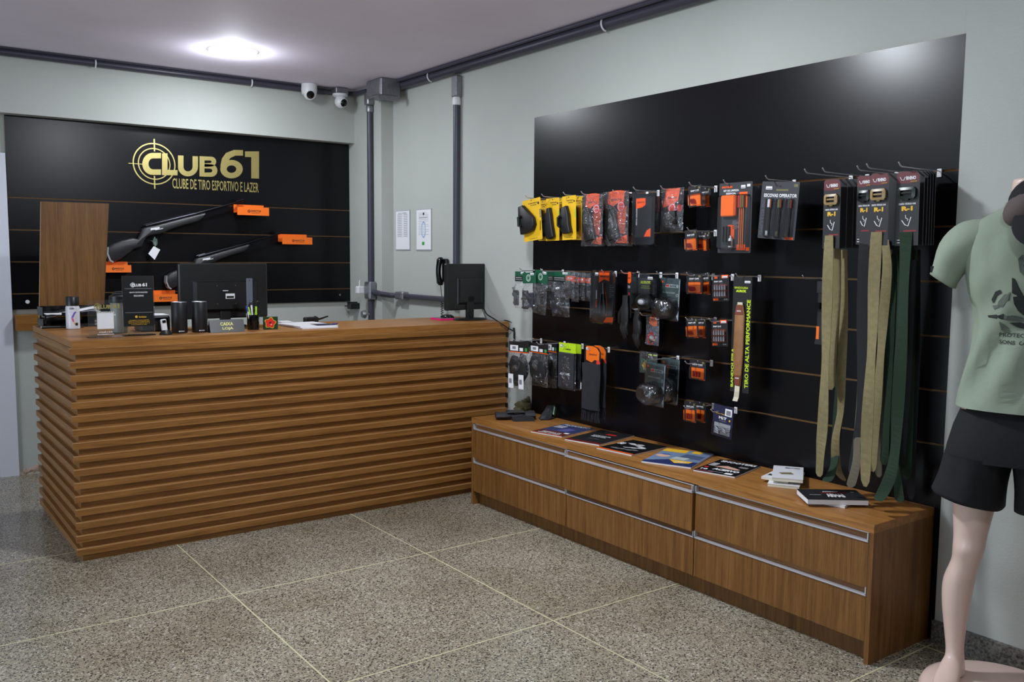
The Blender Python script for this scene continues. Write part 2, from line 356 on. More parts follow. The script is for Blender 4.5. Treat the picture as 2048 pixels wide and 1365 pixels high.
cols = [(KY0+.02, 2.512), (2.517, 3.352), (3.357, KY1-.02)]
for ci, (y0, y1) in enumerate(cols):
    for zi, (z0, z1) in enumerate(((.272, .436), (.079, .243))):
        dx = -.014 if (ci == 1 and zi == 0) else 0
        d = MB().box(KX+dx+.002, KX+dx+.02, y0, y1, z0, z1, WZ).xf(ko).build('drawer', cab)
        b = MB(); b.box(KX+dx-.001, KX+dx+.022, y0, y1, z1, z1+.006, CHROME); b.box(KX+dx+.018, KX+dx+.022, y0, y1, z1+.006, z1+.028, wood('oak_rail', 1, .8, 3))
        b.box(KX+dx+.014, KX+dx+.022, y0, y1, z1+.028, z1+.0315, CHROME)
        for yy in (y0, y1-.004): b.box(KX+dx-.001, KX+dx+.022, yy, yy+.004, z1+.004, z1+.0315, CHROME)
        h = b.xf(ko).build('handle', d)

# ------------------------------------------------------------------ slatted display panels
def slat_panel(name, label, loc, rz, w, ztop, grooves, zbot):
    t = thing(name, label, 'panel', loc, rz)
    MB().box(0, w, .012, .02, zbot, ztop, MDF).build('backing', t)
    ed = [ztop]+grooves+[zbot]
    for i in range(len(ed)-1):
        z1 = ed[i]-(.0035 if i else 0); z0 = ed[i+1]+(.0035 if i < len(ed)-2 else 0)
        MB().box(0, w, 0, .012, z0, z1, BLACKB, MDF).build('board', t)
    return t
GZ = [1.735-.1996*i for i in range(6)]
YN, YFAR = 1.672, 4.155
RP = slat_panel('slatwall_panel', 'tall black slatted display panel above the drawer cabinet', (-.02, YFAR, 0), -PI/2, YFAR-YN, 2.207, GZ, .0)
BG = [1.7557-.1998*i for i in range(4)]
BP = slat_panel('slatwall_panel', 'black slatted panel behind the counter carrying the gold lettering', (DX1+.002, BY-.021, 0), 0, PX-DX1-.004, HZ, BG, 1.0574)
# the logo (flat letters a few millimetres thick would catch light; they are vinyl, so flat)
def bx(u, v): q = at(u, v, 'y', BY-.0225); return q.x-(DX1+.002), q.z
b = MB(); cx, cz = bx(308.7, 328); R1 = bx(351, 328)[0]-cx
b.disc(cx, cz, R1, GOLD, -.0010, R1-.008, 48); b.disc(cx, cz, R1*.76, GOLD, -.0010, R1*.76-.007, 48)
for u0, v0, u1, v1 in ((307, 278, 310.5, 303), (307.5, 352, 311, 378), (257, 326, 290, 329.5)):
    a = bx(u0, v0); c = bx(u1, v1); b.rect(a[0], c[1], c[0]-a[0], a[1]-c[1], GOLD, -.0012)
def bt(t, u0, v0, u1, v1, bold=.03, m=GOLD, y=-.0016):
    a = bx(u0, v1); c = bx(u1, v0); b.text(t, a[0], a[1], c[0]-a[0], c[1]-a[1], m, y, 0, bold)
def poly_px(pts, y=-.0016): b.flat([bx(u, v) for u, v in pts], GOLD, y)
def arc(cx_, cy_, rx, ry, a0, a1, n=14): return [(cx_+rx*math.cos(math.radians(a0+(a1-a0)*k/n)), cy_-ry*math.sin(math.radians(a0+(a1-a0)*k/n))) for k in range(n+1)]
def band(o_, i_, y=-.0016):
    vs = [(q[0], y, q[1]) for q in (bx(*p) for p in o_+i_)]; n = len(o_); b.add(vs, [[k, k+1, n+k+1, n+k] for k in range(n-1)], GOLD)
# C
band([(322, 306)]+arc(305, 328, 20.5, 22, 90, 270)+[(322, 350)], [(322, 317)]+arc(306, 328, 9, 11, 90, 270)+[(322, 339)], -.0022)
# L
poly_px([(324, 307), (335, 307), (335, 340), (355, 340.5), (355, 351), (324, 350.5)], -.0024)
# U
band([(356, 311)]+arc(376, 334, 20, 19, 180, 360)+[(396, 313)], [(367, 311.5)]+arc(376, 334, 9, 9, 180, 360)+[(385, 312.5)])
# B
poly_px([(399, 312.5), (409, 313), (409, 353.5), (399, 353)])
band([(409, 313), (422, 313.5)]+arc(422, 323.5, 10.5, 10, 85, -80, 8)+[(409, 334)], [(409, 321), (419, 321.2)]+arc(420, 323.7, 3, 2.6, 85, -80, 8)+[(409, 327)])
band([(409, 328), (423, 329)]+arc(423, 341.5, 12, 12.3, 85, -88, 8)+[(409, 353.6)], [(409, 337), (420, 337.5)]+arc(421, 341.5, 3.6, 3.6, 85, -88, 8)+[(409, 345.5)])
# 6
band(arc(463, 338.5, 22.5, 18.5, 0, 360, 28), arc(463, 338.5, 9.5, 7.5, 0, 360, 28))
band([(486, 300.5), (468, 300), (452, 306), (444, 317), (441, 330), (440.8, 342)], [(486, 311.5), (471, 311.5), (461, 316), (455.5, 323), (453.5, 330), (453, 340)], -.0018)
# 1
poly_px([(490, 303), (518, 303), (518, 357.5), (502.5, 357), (502.5, 314.5), (490, 314)])
bt('CLUBE DE TIRO ESPORTIVO E LAZER', 345, 366, 517, 377, .01)
b.build('lettering', BP)
b = MB(); q = bx(55, 604); b.cyl((q[0], -.006, q[1]), .012, .006, WHITEP, 'y'); b.build('screw_cap', BP); MB().cyl((bx(680, 590)[0], -.003, bx(680, 590)[1]), .008, .003, STEEL, 'y').build('screw_cap', BP)

# ------------------------------------------------------------------ ceiling and wall services
LENS = mat('lamp_diffuser', (255, 255, 255), .4, emit=9)
for i, (x, y) in enumerate(LEDS):
    t = thing('ceiling_light', ['round white LED lamp on the ceiling in front of the black lettered panel', 'round LED lamp on the ceiling above the aisle, out of frame', 'round LED lamp on the ceiling near the door, out of frame', 'round LED lamp on the ceiling behind the viewer'][i], 'lamp', (x, y, CEIL), group='ceiling lamps')
    MB().lathe([(.135, 0), (.14, -.004), (.14, -.012), (.125, -.016)], mat('lit_rim', (255, 255, 255), .4, emit=2.5), n=40).build('rim', t, True)
    MB().lathe([(.124, -.012), (.115, -.019), (.08, -.0205), (.0, -.021)], LENS, n=40).build('diffuser', t, True)
def conduit(name, label, paths, r, extra=None, cat='conduit', clamps=(), loc=(0, 0, 0)):
    t = thing(name, label, cat, loc); off = Vector(loc)
    for p in paths: MB().tube([Vector(q)-off for q in p], r, PIPE, 14).build('pipe', t, True)
    for a, ax in clamps:
        b = MB(); a = Vector(a)-off; k = 14; R_ = r+.006
        for e in (-.007, .007):
            pass
        pts = [(math.cos(PI*j/k*1.25-.5), math.sin(PI*j/k*1.25-.5)) for j in range(k+1)]
        if ax == 'y': path = [a+Vector((-R_*abs(c)*1 if 0 else -R_*math.sin(.9*PI*j/k+.2), 0, R_*math.cos(.9*PI*j/k+.2))) for j, (c, s) in enumerate(pts)]
        else: path = [a+Vector((0, -R_*math.sin(.9*PI*j/k+.2), R_*math.cos(.9*PI*j/k+.2))) for j, (c, s) in enumerate(pts)]
        b.tube(path, .005, WHITEP, 6); b.build('clamp', t, True)
    return t
xr = -.036; zr = CEIL-.036
c1 = conduit('ceiling_conduit', 'thick dark grey conduit running along the ceiling above the right wall', [[(xr, 5.72, zr), (xr, 1.2, zr)]], .030,
        clamps=[((xr, at(1213, 40, 'x', xr).y, zr), 'y'), ((xr, at(864, 150, 'x', xr).y, zr), 'y')])
MB().tube([(-.085, 5.72, CEIL-.013), (-.085, 1.2, CEIL-.013)], .011, PIPE, 10).build('pipe', c1, True)
yr = HY-.028
c2 = conduit('ceiling_conduit', 'slim dark conduit along the ceiling above the black lettered panel', [[(-4.2, yr, CEIL-.03), (-.35, yr, CEIL-.03)]], .021,
        clamps=[((at(190, 130, 'y', yr).x, yr, CEIL-.03), 'x'), ((at(502, 168, 'y', yr).x, yr, CEIL-.03), 'x')])
MB().tube([(-4.2, yr-.03, CEIL-.008), (-.5, yr-.03, CEIL-.008), (-.3, yr-.06, CEIL-.012)], .005, PIPE, 8).build('cable', c2, True)
MB().tube([(-.35, yr, CEIL-.03), (-.2, yr, CEIL-.03), (-.135, yr-.06, CEIL-.03), (-.13, 6.0, CEIL-.035)], .017, PIPE, 12).build('pipe', c2, True)
# junction box at the corner
def hbox(name, label, x0, x1, y0, y1, z0, z1, m=STEEL, cat='junction box', lid='x'):
    c = Vector(((x0+x1)/2, (y0+y1)/2, z0)); t = thing(name, label, cat, c)
    MB().box(x0-c.x, x1-c.x, y0-c.y, y1-c.y, z0-c.z, z1-c.z, m, cham=.008).build('box', t)
    b = MB()
    if lid == 'x': b.box(x0-c.x-.004, x0-c.x, y0-c.y+.012, y1-c.y-.012, z0-c.z+.012, z1-c.z-.012, m, cham=.002)
    else: b.box(x0-c.x+.012, x1-c.x-.012, y0-c.y-.004, y0-c.y, z0-c.z+.012, z1-c.z-.012, m, cham=.002)
    b.build('lid', t)
    for dy in (-1, 1):
        for dz in (.2, .8):
            if lid == 'x': MB().cyl((x0-c.x-.007, dy*((y1-y0)/2-.022), (z1-z0)*dz), .004, .004, STEEL, 'x', 8).build('screw', t)
    return t
jb = hbox('junction_box', 'large grey metal junction box at the ceiling corner where the conduits meet', -.215, -.06, 5.64, 5.86, CEIL-.125, CEIL-.002)
b = MB(); b.prism([(-.09, -.03), (.06, -.03), (.06, .0), (-.11, .0)], -.13, -.1101, STEEL, plane='xz'); b.build('conduit_collar', jb)
# vertical conduits
vx = PX-.025
ux = at(739.8, 300, 'x', vx)
t = conduit('wall_conduit', 'dark vertical conduit near the corner beside the black lettered panel', [[(vx, ux.y, 1.22), (vx, ux.y, 2.46)], [(vx, ux.y, .02), (vx, ux.y, 1.09)]], .0205)
b = MB(); b.box(vx-.03, vx+.025, ux.y-.03, ux.y+.03, 2.50, 2.585, STEEL, cham=.006); b.lathe([(.024, 2.45), (.026, 2.455), (.026, 2.49), (.02, 2.50)], STEEL, (vx, ux.y, 0), 14); b.tube([(vx, ux.y, 2.57), (vx, ux.y-.01, CEIL-.03)], .016, PIPE); tag(b.build('conduit_head', t, True), kind='stuff')
hbox('outlet_box', 'grey metal outlet box at the foot of the vertical conduit near the corner', vx-.035, vx+.024, ux.y-.05, ux.y+.04, 1.09, 1.22)
u2 = at(913, 300, 'x', -.026)
t = conduit('wall_conduit', 'dark vertical conduit beside the wall telephone', [[(-.026, u2.y, 1.15), (-.026, u2.y, 2.42)]], .0215)
MB().box(-.05, 0, u2.y-.03, u2.y+.03, 2.43, 2.565, STEEL, cham=.006).build('conduit_head', t)
MB().lathe([(.025, 2.38), (.028, 2.385), (.028, 2.41), (.025, 2.43)], WHITEP, (-.026, u2.y, 0), 14).build('collar', t, True)
hbox('outlet_box', 'grey metal outlet box on the wall behind the small monitor', -.055, -.002, u2.y+.01, u2.y+.08, 1.10, 1.24)
# low horizontal conduit
yb_ = ux.y-.05
t = conduit('low_conduit', 'dark conduit running level along the wall just above the counter', [[(vx, yb_, 1.145), (vx, yb_-.12, 1.135), (-.06, 5.80, 1.125), (-.03, 5.74, 1.125)], [(-.028, 5.66, 1.125), (-.028, u2.y+.08, 1.125)]], .019)
hbox('junction_box', 'small metal junction box in the low conduit at the pilaster', -.06, -.002, 5.63, 5.745, 1.098, 1.155)

# adapter, tray, lamp under the panel
q = at(700, 611, 'y', 6.3)
t = thing('black_wall_tray', 'thin black tray fixed to the wall below the right end of the lettered panel', 'tray', (q.x, 6.30, q.z))
MB().prism([(-.045, .03), (.11, .025), (.12, -.015), (-.01, -.028)], -.04, -.032, BLK, plane='xz').build('plate', t)
MB().box(-.01, .1, -.032, .075, -.012, -.004, BLK).build('arm', t)
t = thing('charger_plug', 'white charger plug on the outlet box near the corner', 'charger', (at(718, 600, 'x', vx-.07).x, at(718, 600, 'x', vx-.07).y, 1.13))
MB().box(-.02, .035, -.025, .02, .0, .055, WHITEP, cham=.006).build('body', t); MB().tube([(-.0, -.01, .05), (0, -.01, .085), (.004, -.01, .1)], .005, WHITEP, 8).build('cable_tail', t, True)
q = at(730, 629, 'x', vx-.05)
t = thing('round_wall_sensor', 'round silver bowl-shaped sensor below the outlet box near the corner', 'sensor', (q.x, q.y, q.z))
MB().lathe([(.0, -.03), (.022, -.026), (.030, -.008), (.031, 0), (.024, .002), (.0, -.004)], STEEL, n=20, axis='x').build('bowl', t, True)
MB().box(.0, .05, -.01, .01, -.008, .008, STEEL).build('stem', t)
t = thing('black_power_brick', 'black power brick lying behind the counter under the lettered panel', 'adapter', (at(706, 640, 'y', 6.3).x, 6.25, 1.005))
MB().box(-.06, .06, -.03, .03, 0, .045, BLK, cham=.005).build('body', t); MB().tube([(.05, 0, .04), (.055, .0, .1), (.065, .02, .17)], .003, BLK, 6).build('cable', t, True)
# oak cleat on the wall at left
q = at(57, 645, 'y', BY-.03)
t = thing('oak_wall_cleat', 'short oak cleat screwed to the wall under the left end of the lettered panel', 'cleat', (q.x, BY, q.z))
MB().box(-.075, .12, -.07, 0, -.05, .05, WX, cham=.002).build('block', t)

# framed sheets
SIL = mat('clear_frame_edge', (170, 172, 178), .3)
def sheet(u0, v0, u1, v1, kind, label):
    a = at(u0, (v0+v1)/2, 'x', -.004); c = at(u1, (v0+v1)/2, 'x', -.004); m_ = (u0+u1)/2
    zt = at(m_, v0, 'x', -.004).z; zb = at(m_, v1, 'x', -.004).z; w = a.y-c.y; h = zt-zb
    t = thing('framed_notice', label, 'notice', (-.001, (a.y+c.y)/2, zb), -PI/2, 'notices on the wall by the telephone')
    MB().box(-w/2, w/2, -.004, 0, 0, h, SIL).build('frame', t)
    b = MB(); b.rect(-w/2+.006, .008, w-.012, h-.014, PAPER, -.0046)
    GI = mat('grey_ink', (150, 150, 165), .7); BI = mat('blue_print', (150, 175, 220), .7); GN = mat('green_stamp', (60, 150, 80), .7)
    if kind:
        for i in range(14): b.rect(-w*.33, h*(.9-.04*i), w*(.66 if i % 3 else .5), h*.008, GI, -.005)
        b.disc(0, h*.5, w*.14, BI, -.0052, w*.11, 20, 2.0); b.disc(0, h*.88, w*.05, INK, -.005); b.rect(-w*.1, h*.13, w*.16, h*.08, GN, -.005); b.text('CERTIFICADO DE REGISTRO', -w*.3, h*.78, w*.6, h*.02, INK, -.005)
    else:
        b.text('ESCALA DE ATENDIMENTO', -w*.3, h*.92, w*.6, h*.02, INK, -.005)
        for i in range(13):
            b.rect(-w*.38, h*(.88-.045*i), w*.76, h*.004, GI, -.005); b.rect(-w*.36, h*(.89-.045*i), w*.3, h*.012, GI, -.005); b.rect(w*.08, h*(.89-.045*i), w*.26, h*.012, GI, -.005)
    b.build('sheet', t)
sheet(791.5, 421, 820, 501, 0, 'framed notice with a printed table, the left one beside the pilaster')
sheet(832.5, 418, 863, 501.5, 1, 'framed certificate with a blue seal, the right one nearer the conduit')

# wall telephone
q0 = at(887, 515, 'x', -.03); q1 = at(887, 571, 'x', -.03)
t = thing('wall_telephone', 'black telephone handset hanging on the wall above a coiled cord', 'telephone', (0, q0.y, q1.z), -PI/2)
h = q0.z-q1.z
MB().box(-.03, .028, -.028, 0, .02, h-.01, BLK, cham=.008).build('cradle', t)
b = MB(); n = 12; rings = []
for i in range(15):
    f = i/14; yy = -.045-.018*math.sin(PI*f); r = .021+.011*(abs(f-.5)*2)**2.5; 
    if i in (0, 14): r *= .5
    rings.append([(-.012+r*math.cos(2*PI*k/n), yy+r*.72*math.sin(2*PI*k/n)-.0, f*h) for k in range(n)])
b.loft(rings, BLKG); b.build('handset', t, True)
pts = [(-.012, -.045, .0), (-.010, -.04, -.05), (-.008, -.035, -.09)]
for i in range(90): a = i*2*PI/9; pts.append((-.008+.008*math.cos(a), -.035+.008*math.sin(a), -.09-.0017*i))
MB().tube(pts+[(-.005, -.035, -.27)], .0024, BLK, 5).build('coiled_cord', t, True)

# security cameras
def cam_dome(u, v, label, side):
    q = at(u, v, 'y', HY-.09)
    t = thing('security_camera', label, 'camera', (q.x, HY-.085, CEIL-.045)); zc = q.z-(CEIL-.045)
    if side: MB().box(-.05, .05, -.04, .06, .0, .04, STEEL, cham=.005).build('mount_box', t); MB().lathe([(.055, 0), (.056, -.015), (.04, -.025)], WHITEP, (0, 0, 0), 24).build('base', t, True)
    else: MB().lathe([(.055, .043), (.057, .0), (.052, -.03), (.035, -.04)], WHITEP, (0, 0, 0), 24).build('base', t, True)
    MB().ball((0, -.012, zc), .046, .046, .046, WHITEP, 24, 16).build('housing', t, True)
    d = Vector((-.25, -.9, -.35)).normalized() if not side else Vector((.15, -.92, -.30)).normalized()
    c = Vector((0, -.012, zc)); o = MB().lathe([(.0, .050), (.022, .047), (.028, .040), (.028, .034)], BLKG, n=24)
    o.xf(Matrix.Translation(c) @ Vector((0, 0, 1)).rotation_difference(d).to_matrix().to_4x4()); o.build('lens', t, True)
    MB().lathe([(.034, .028), (.036, .036), (.030, .043), (.028, .040)], WHITEP, n=24).xf(Matrix.Translation(c) @ Vector((0, 0, 1)).rotation_difference(d).to_matrix().to_4x4()).build('bezel', t, True)
cam_dome(619, 188, 'white dome security camera, the left one of the pair on the beam', 0)
cam_dome(681, 204, 'white dome security camera on a grey box, nearer the corner', 1)

# ------------------------------------------------------------------ display shelves and air rifles on the lettered panel
FY = 6.262; RY = BY-.023
def orange_shelf(u0, v0, u1, v1, bu0, bu1, bv, label):
    a = at(u0, v1, 'y', FY); c = at(u1, v0, 'y', FY); zb = a.z; zt = c.z; w = c.x-a.x
    t = thing('display_shelf', label, 'shelf', (a.x, FY, zb))
    MB().box(0, w, 0, .005, 0, zt-zb, ORANGE).build('front_lip', t)
    ax = at(bu0, bv, 'y', RY-.004).x-a.x; cx = at(bu1, bv, 'y', RY-.004).x-a.x; zz = at(bu0, bv, 'y', RY-.004).z-zb
    MB().prism([(0, .005), (w, .005), (cx, RY-FY-.003), (ax, RY-FY-.003)], .018, .023, ORANGE, plane='xy').build('shelf_board', t)
    MB().box(ax, cx, RY-FY-.006, RY-FY-.001, .018, zz, ORANGE).build('back_plate', t)
    b = MB(); b.text('INVICTUS', w*.42, (zt-zb)*.42, w*.32, (zt-zb)*.22, INK, -.0006, 0, .03); b.rect(w*.44, (zt-zb)*.28, w*.26, (zt-zb)*.04, INK); b.disc(w*.36, (zt-zb)*.5, (zt-zb)*.19, INK, -.0006, (zt-zb)*.09, 6); b.build('lettering', t)
    return t
orange_shelf(475, 416, 538, 430, 467, 527, 409, 'orange display shelf holding the muzzle of the upper air rifle')
orange_shelf(565, 475.5, 624.5, 488.6, 556, 613, 468.5, 'orange display shelf holding the muzzle of the lower air rifle')
orange_shelf(206, 530.6, 262.4, 545.4, 200, 255, 523.5, 'orange display shelf under the stock of the upper air rifle')
orange_shelf(300, 588.5, 359, 604.5, 294, 350, 581.5, 'orange display shelf behind the black sign, under the lower air rifle')
RIY = 6.325
def rp(u, v): q = at(u/2.904, 220+v/2.904, 'y', RIY); return q.x, q.z
STOCKM = mat('rifle_stock', (40, 40, 43), .42, bump=.15, bs=400); GUNM = mat('blued_steel', (38, 38, 44), .25, .8)
ox, oz = rp(1410, 527)
def L_(pts): return [(rp(*p)[0]-ox, rp(*p)[1]-oz) for p in pts]
rt = thing('air_rifle', 'black air rifle with white paper tag, the upper one on the lettered panel', 'air rifle', (ox, RIY, oz))
poly = L_([(650, 888), (628, 872), (618, 835), (622, 800), (655, 778), (710, 757), (770, 745), (797, 752), (812, 722), (822, 692), (845, 682), (900, 672), (1000, 645), (1130, 612), (1188, 598), (1178, 628), (1150, 648), (1060, 672), (985, 697), (945, 716), (915, 722), (868, 730), (846, 742), (830, 770), (822, 795), (800, 800), (775, 808), (748, 832), (700, 866)])
MB().bevel_prism(poly, -.024, .024, STOCKM, .010).build('stock', rt, True)
b = MB(); pp = L_([(640, 800), (632, 812), (640, 875), (655, 884)]); b.prism(L_([(652, 889), (632, 876), (617, 838), (620, 798), (626, 797), (625, 836), (640, 872), (656, 882)]), -.026, .026, mat('butt_pad', (150, 150, 152), .5)); b.build('butt_pad', rt)
def tb(p0, p1, r0, r1, dy=0, m=GUNM, dz=0):
    a, c = L_([p0, p1]); return MB().tube([(a[0], dy, a[1]+dz), (c[0], dy, c[1]+dz)], [r0, r1], m, 14)
tb((845, 676), (1140, 604), .0135, .0135).build('receiver', rt, True)
tb((1140, 602), (1405, 530), .0085, .007).build('barrel', rt, True)
b = tb((1368, 536), (1412, 524), .011, .011); p = L_([(1385, 520)])[0]; b.box(p[0]-.012, p[0]+.008, -.006, .006, p[1]-.012, p[1]+.006, GUNM); tag(b.build('front_sight', rt, True), kind='stuff')
p = L_([(1110, 604)])[0]; MB().box(p[0]-.03, p[0]+.03, -.009, .009, p[1]-.004, p[1]+.006, GUNM, cham=.003).build('rear_sight', rt)
p = L_([(865, 665)])[0]; b = MB(); b.box(-.04, .035, -.008, .008, -.004, .008, GUNM, cham=.003); b.xf(Matrix.Translation((p[0], 0, p[1])) @ Matrix.Rotation(-.27, 4, 'Y')); b.build('scope_rail', rt)
g = L_([(850, 735), (860, 757), (890, 765), (925, 752), (938, 722)]); MB().tube([(a, 0, c) for a, c in g], .0032, GUNM, 8).build('trigger_guard', rt, True)
g = L_([(895, 724), (888, 745), (892, 754)]); MB().tube([(a, 0, c) for a, c in g], .0028, GUNM, 6).build('trigger', rt, True)
b = MB(); b.flat(L_([(868, 700), (870, 688), (922, 680), (920, 693)]), WINK, -.0252); b.flat(L_([(895, 700), (897, 696), (942, 687), (941, 691)]), WINK, -.0252); b.build('lettering', rt)
g = MB(); g.flat(L_([(885, 745), (905, 750), (908, 772), (903, 790), (882, 782), (880, 760)]), mat('tag_green', (70, 90, 80), .5), -.033); g.prism(L_([(884, 792), (922, 812), (890, 871), (853, 835)]), -.036, -.035, PAPER)
g.tube([(L_([(893, 765)])[0][0], -.030, L_([(893, 765)])[0][1]+.03), (L_([(893, 795)])[0][0], -.034, L_([(893, 795)])[0][1])], .0012, WHITEP, 5); tag(g.build('price_tag', rt), kind='stuff')
o2x, o2z = rp(1632, 714)
r2 = dup(rt, (o2x, RIY, o2z), 0, 'black air rifle, the lower one, its stock passing behind the monitor', skip=('price_tag',)); r2.scale = (.905, 1, .905)

# ------------------------------------------------------------------ things on the counter
ZC = HC+.0005
def on(u, v, z=ZC): return at(u, v, 'z', z)
# paper tray
TY = 5.30
t = thing('paper_tray', 'black two-tier paper tray with loose sheets in front of the raised oak board', 'tray', (-2.21, TY-.06, ZC))
tb_ = MB(); 
for zz in (0.0, .062):
    b = MB(); b.box(-.21, .14, 0, .17, zz, zz+.004, BLKG); b.box(-.21, .14, .166, .17, zz+.004, zz+.045, BLKG); b.box(-.21, -.206, 0, .17, zz+.004, zz+.045, BLKG); b.box(.136, .14, 0, .17, zz+.004, zz+.045, BLKG); b.box(-.12, .05, 0, .003, zz+.004, zz+.018, BLKG)
    b.build('tray_tier', t)
for sx in (-.2, .13):
    for sy in (.01, .155): MB().box(sx, sx+.008, sy, sy+.008, .0, .064, BLKG).build('post', t)
t = thing('paper_stack', 'loose white sheets lying in the top tier of the black paper tray', 'paper', (-2.25, TY-.03, ZC+.067))
for i in range(4):
    b = MB(); b.box(-.15, .12, -.0, .12, 0, .0012, PAPER); b.xf(Matrix.Translation((0, 0, .004*i)) @ Matrix.Rotation(.05*(i-1.5), 4, 'Z') @ Matrix.Rotation(-.06*i, 4, 'Y')); b.build('sheet', t)
t = thing('hand_stapler', 'chrome and black stapler lying in the lower tier of the paper tray', 'stapler', (-2.11, TY-.05, ZC+.0055))
MB().box(-.06, .05, -.012, .012, 0, .012, STEEL, cham=.003).build('base', t)
b = MB(); b.prism([(-.06, .014), (.045, .014), (.05, .022), (-.04, .045), (-.06, .04)], -.011, .011, BLKG); b.build('arm', t)
MB().box(-.06, -.01, -.0125, .0125, .016, .03, STEEL).build('magazine', t)
t = thing('black_pen', 'black pen sticking out past the left corner of the counter top', 'pen', (-2.36, TY-.12, ZC))
MB().tube([(-.075, 0, .009), (-.05, 0, .009), (.12, -.02, .006)], [.008, .0075, .004], BLK, 10).build('barrel', t, True); MB().ball((-.078, 0, .009), .006, .006, .006, STEEL, 8, 6).build('cap_end', t, True)
# spray can
q = on(130, 654); sc_ = .0355
t = thing('spray_can', 'white spray paint can with black cap beside the paper tray', 'spray can', (-2.298, 5.12, ZC))
MB().lathe([(.030, 0), (.0335, .002), (.0335, .112), (.030, .121), (.026, .125)], mat('can_white', (214, 214, 222), .3), n=28).build('can', t, True)
MB().lathe([(.0315, .121), (.0315, .164), (.028, .169), (.0, .169)], BLK, n=28).build('cap', t, True)
b = MB()
def on_cyl(b0, i0, r): b0.v[i0:] = [(r*math.sin(v[0]/r), -r*math.cos(v[0]/r), v[2]) for v in b0.v[i0:]]
i0 = 0; b.text('COLORGIN', -.022, .103, .022, .010, mat('navy_ink', (30, 32, 70), .5), -.034); b.flat([(-.02, .092), (.012, .092), (.012, .088), (-.004, .06), (-.014, .06), (-.0, .088), (-.02, .088)], mat('violet_print', (110, 90, 190), .5))
b.flat([(-.014, .058), (-.004, .058), (0, .04), (-.006, .036)], mat('magenta_print', (210, 90, 120), .5)); b.flat([(-.004, .036), (.004, .036), (.006, .026), (.0, .026)], mat('yellow_print', (224, 190, 70), .5)); b.disc(.012, .026, .008, INK)
on_cyl(b, 0, .0342); b.build('label_print', t)
# acrylic stand (its code is left out)
ACR = plastic_film('acrylic', (.97, .98, .98), .03, f0=.03)
def logo(b, x, z, w, h, m, y=-.0008):       # ring emblem plus CLUB61
    b.disc(x+h*.55, z+h*.5, h*.55, m, y, h*.47, 24); b.disc(x+h*.55, z+h*.5, h*.38, m, y, h*.32, 24); b.rect(x+h*.5, z-h*.15, h*.1, h*1.3, m, y); b.rect(x-h*.1, z+h*.46, h*1.2, h*.08, m, y)
    b.text('CLUB', x+h*.3, z+h*.12, w*.52, h*.66, m, y-.0002, 0, .05); b.text('61', x+h*.3+w*.56, z+h*.12, w*.26, h*.86, m, y-.0002, 0, .05)
t = thing('acrylic_sign', 'clear acrylic stand with gold lettering and a white square card, at the counter corner', 'sign', (-2.270, 4.50, ZC), .0)
w = .150; h = .178
MB().box(-w/2, w/2, 0, .003, .003, h, ACR).build('panel', t); MB().box(-w/2, w/2, 0, .07, 0, .003, ACR).build('foot', t)
b = MB(); logo(b, -.048, h-.045, .125, .028, GOLD); b.text('COMPARTILHE SUA', -.03, h-.062, .07, .007, WINK, -.0008, 0, .03); b.text('EXPERIÊNCIA CLUBE', -.036, h-.074, .082, .007, WINK, -.0008, 0, .03)
b.rect(-.038, .040, .076, .078, GOLD, -.0006); b.rect(-.036, .042, .072, .074, WHITEP, -.0012); b.text('AVALIE A SUA', -.03, .024, .06, .006, WINK, -.0008, 0, .03); b.text('EXPERIÊNCIA', -.036, .014, .072, .006, WINK, -.0008, 0, .03)
b.build('print', t)
# shaker
t = thing('shaker_bottle', 'frosted shaker bottle with black lid behind the acrylic stand', 'bottle', (-2.150, 4.76, ZC))
FR = mat('frosted_plastic', (205, 208, 200), .35); FR.node_tree.nodes['Principled BSDF'].inputs['Transmission Weight'].default_value = .55
MB().lathe([(.032, 0), (.036, .004), (.042, .15), (.043, .158), (.040, .158), (.034, .006), (.0, .006)], FR, n=28).build('cup', t, True)
MB().lathe([(.046, .150), (.047, .154), (.046, .182), (.036, .188), (.0, .189)], BLK, n=28).build('lid', t, True)
b = MB(); b.box(-.03, .02, -.02, .02, .188, .198, BLK, cham=.004); b.box(-.02, .03, -.018, .018, .198, .206, BLK, cham=.003); tag(b.build('flip_cap', t), kind='stuff'); MB().box(.012, .04, -.04, -.018, .172, .19, STEEL, cham=.003).build('spout', t)
# black sign (its code is left out)
t = thing('black_sign', 'tall black counter sign with white and yellow lettering on a clear foot', 'sign', (-2.11, 4.545, ZC), -.03)
w = .138; h = .286
MB().box(-w/2, w/2, .002, .005, .045, h, CARDB).build('card', t); MB().box(-w/2-.003, w/2+.003, 0, .008, .0, h+.002, ACR).build('holder', t); MB().box(-w/2, w/2+.004, -.012, .05, 0, .004, BLKG).build('foot', t)
b = MB(); logo(b, -.035, h-.052, .085, .02, WINK, -.0012); b.text('GRUPO DE PROMOÇÕES', -.040, h-.082, .082, .009, WINK, -.0012, 0, .02); b.text('EXCLUSIVAS', -.02, h-.098, .044, .008, WINK, -.0012, 0, .03)
b.text('Invictus', .0, h-.2, .034, .009, YINK, -.0012); b.disc(-.012, h-.195, .006, YINK, -.0012)
for i, ww in enumerate((.09, .098, .096, .07)): b.text('ACESSE E FAÇA PARTE DO GRUPO'[i*2:20+i*2], -ww/2, h-.214-.007*i, ww, .0042, YINK, -.0012)
b.rect(-.062, h-.175, .124, .0006, WINK, -.0012); b.rect(-.062, h-.06, .124, .0006, WINK, -.0012); b.build('print', t)
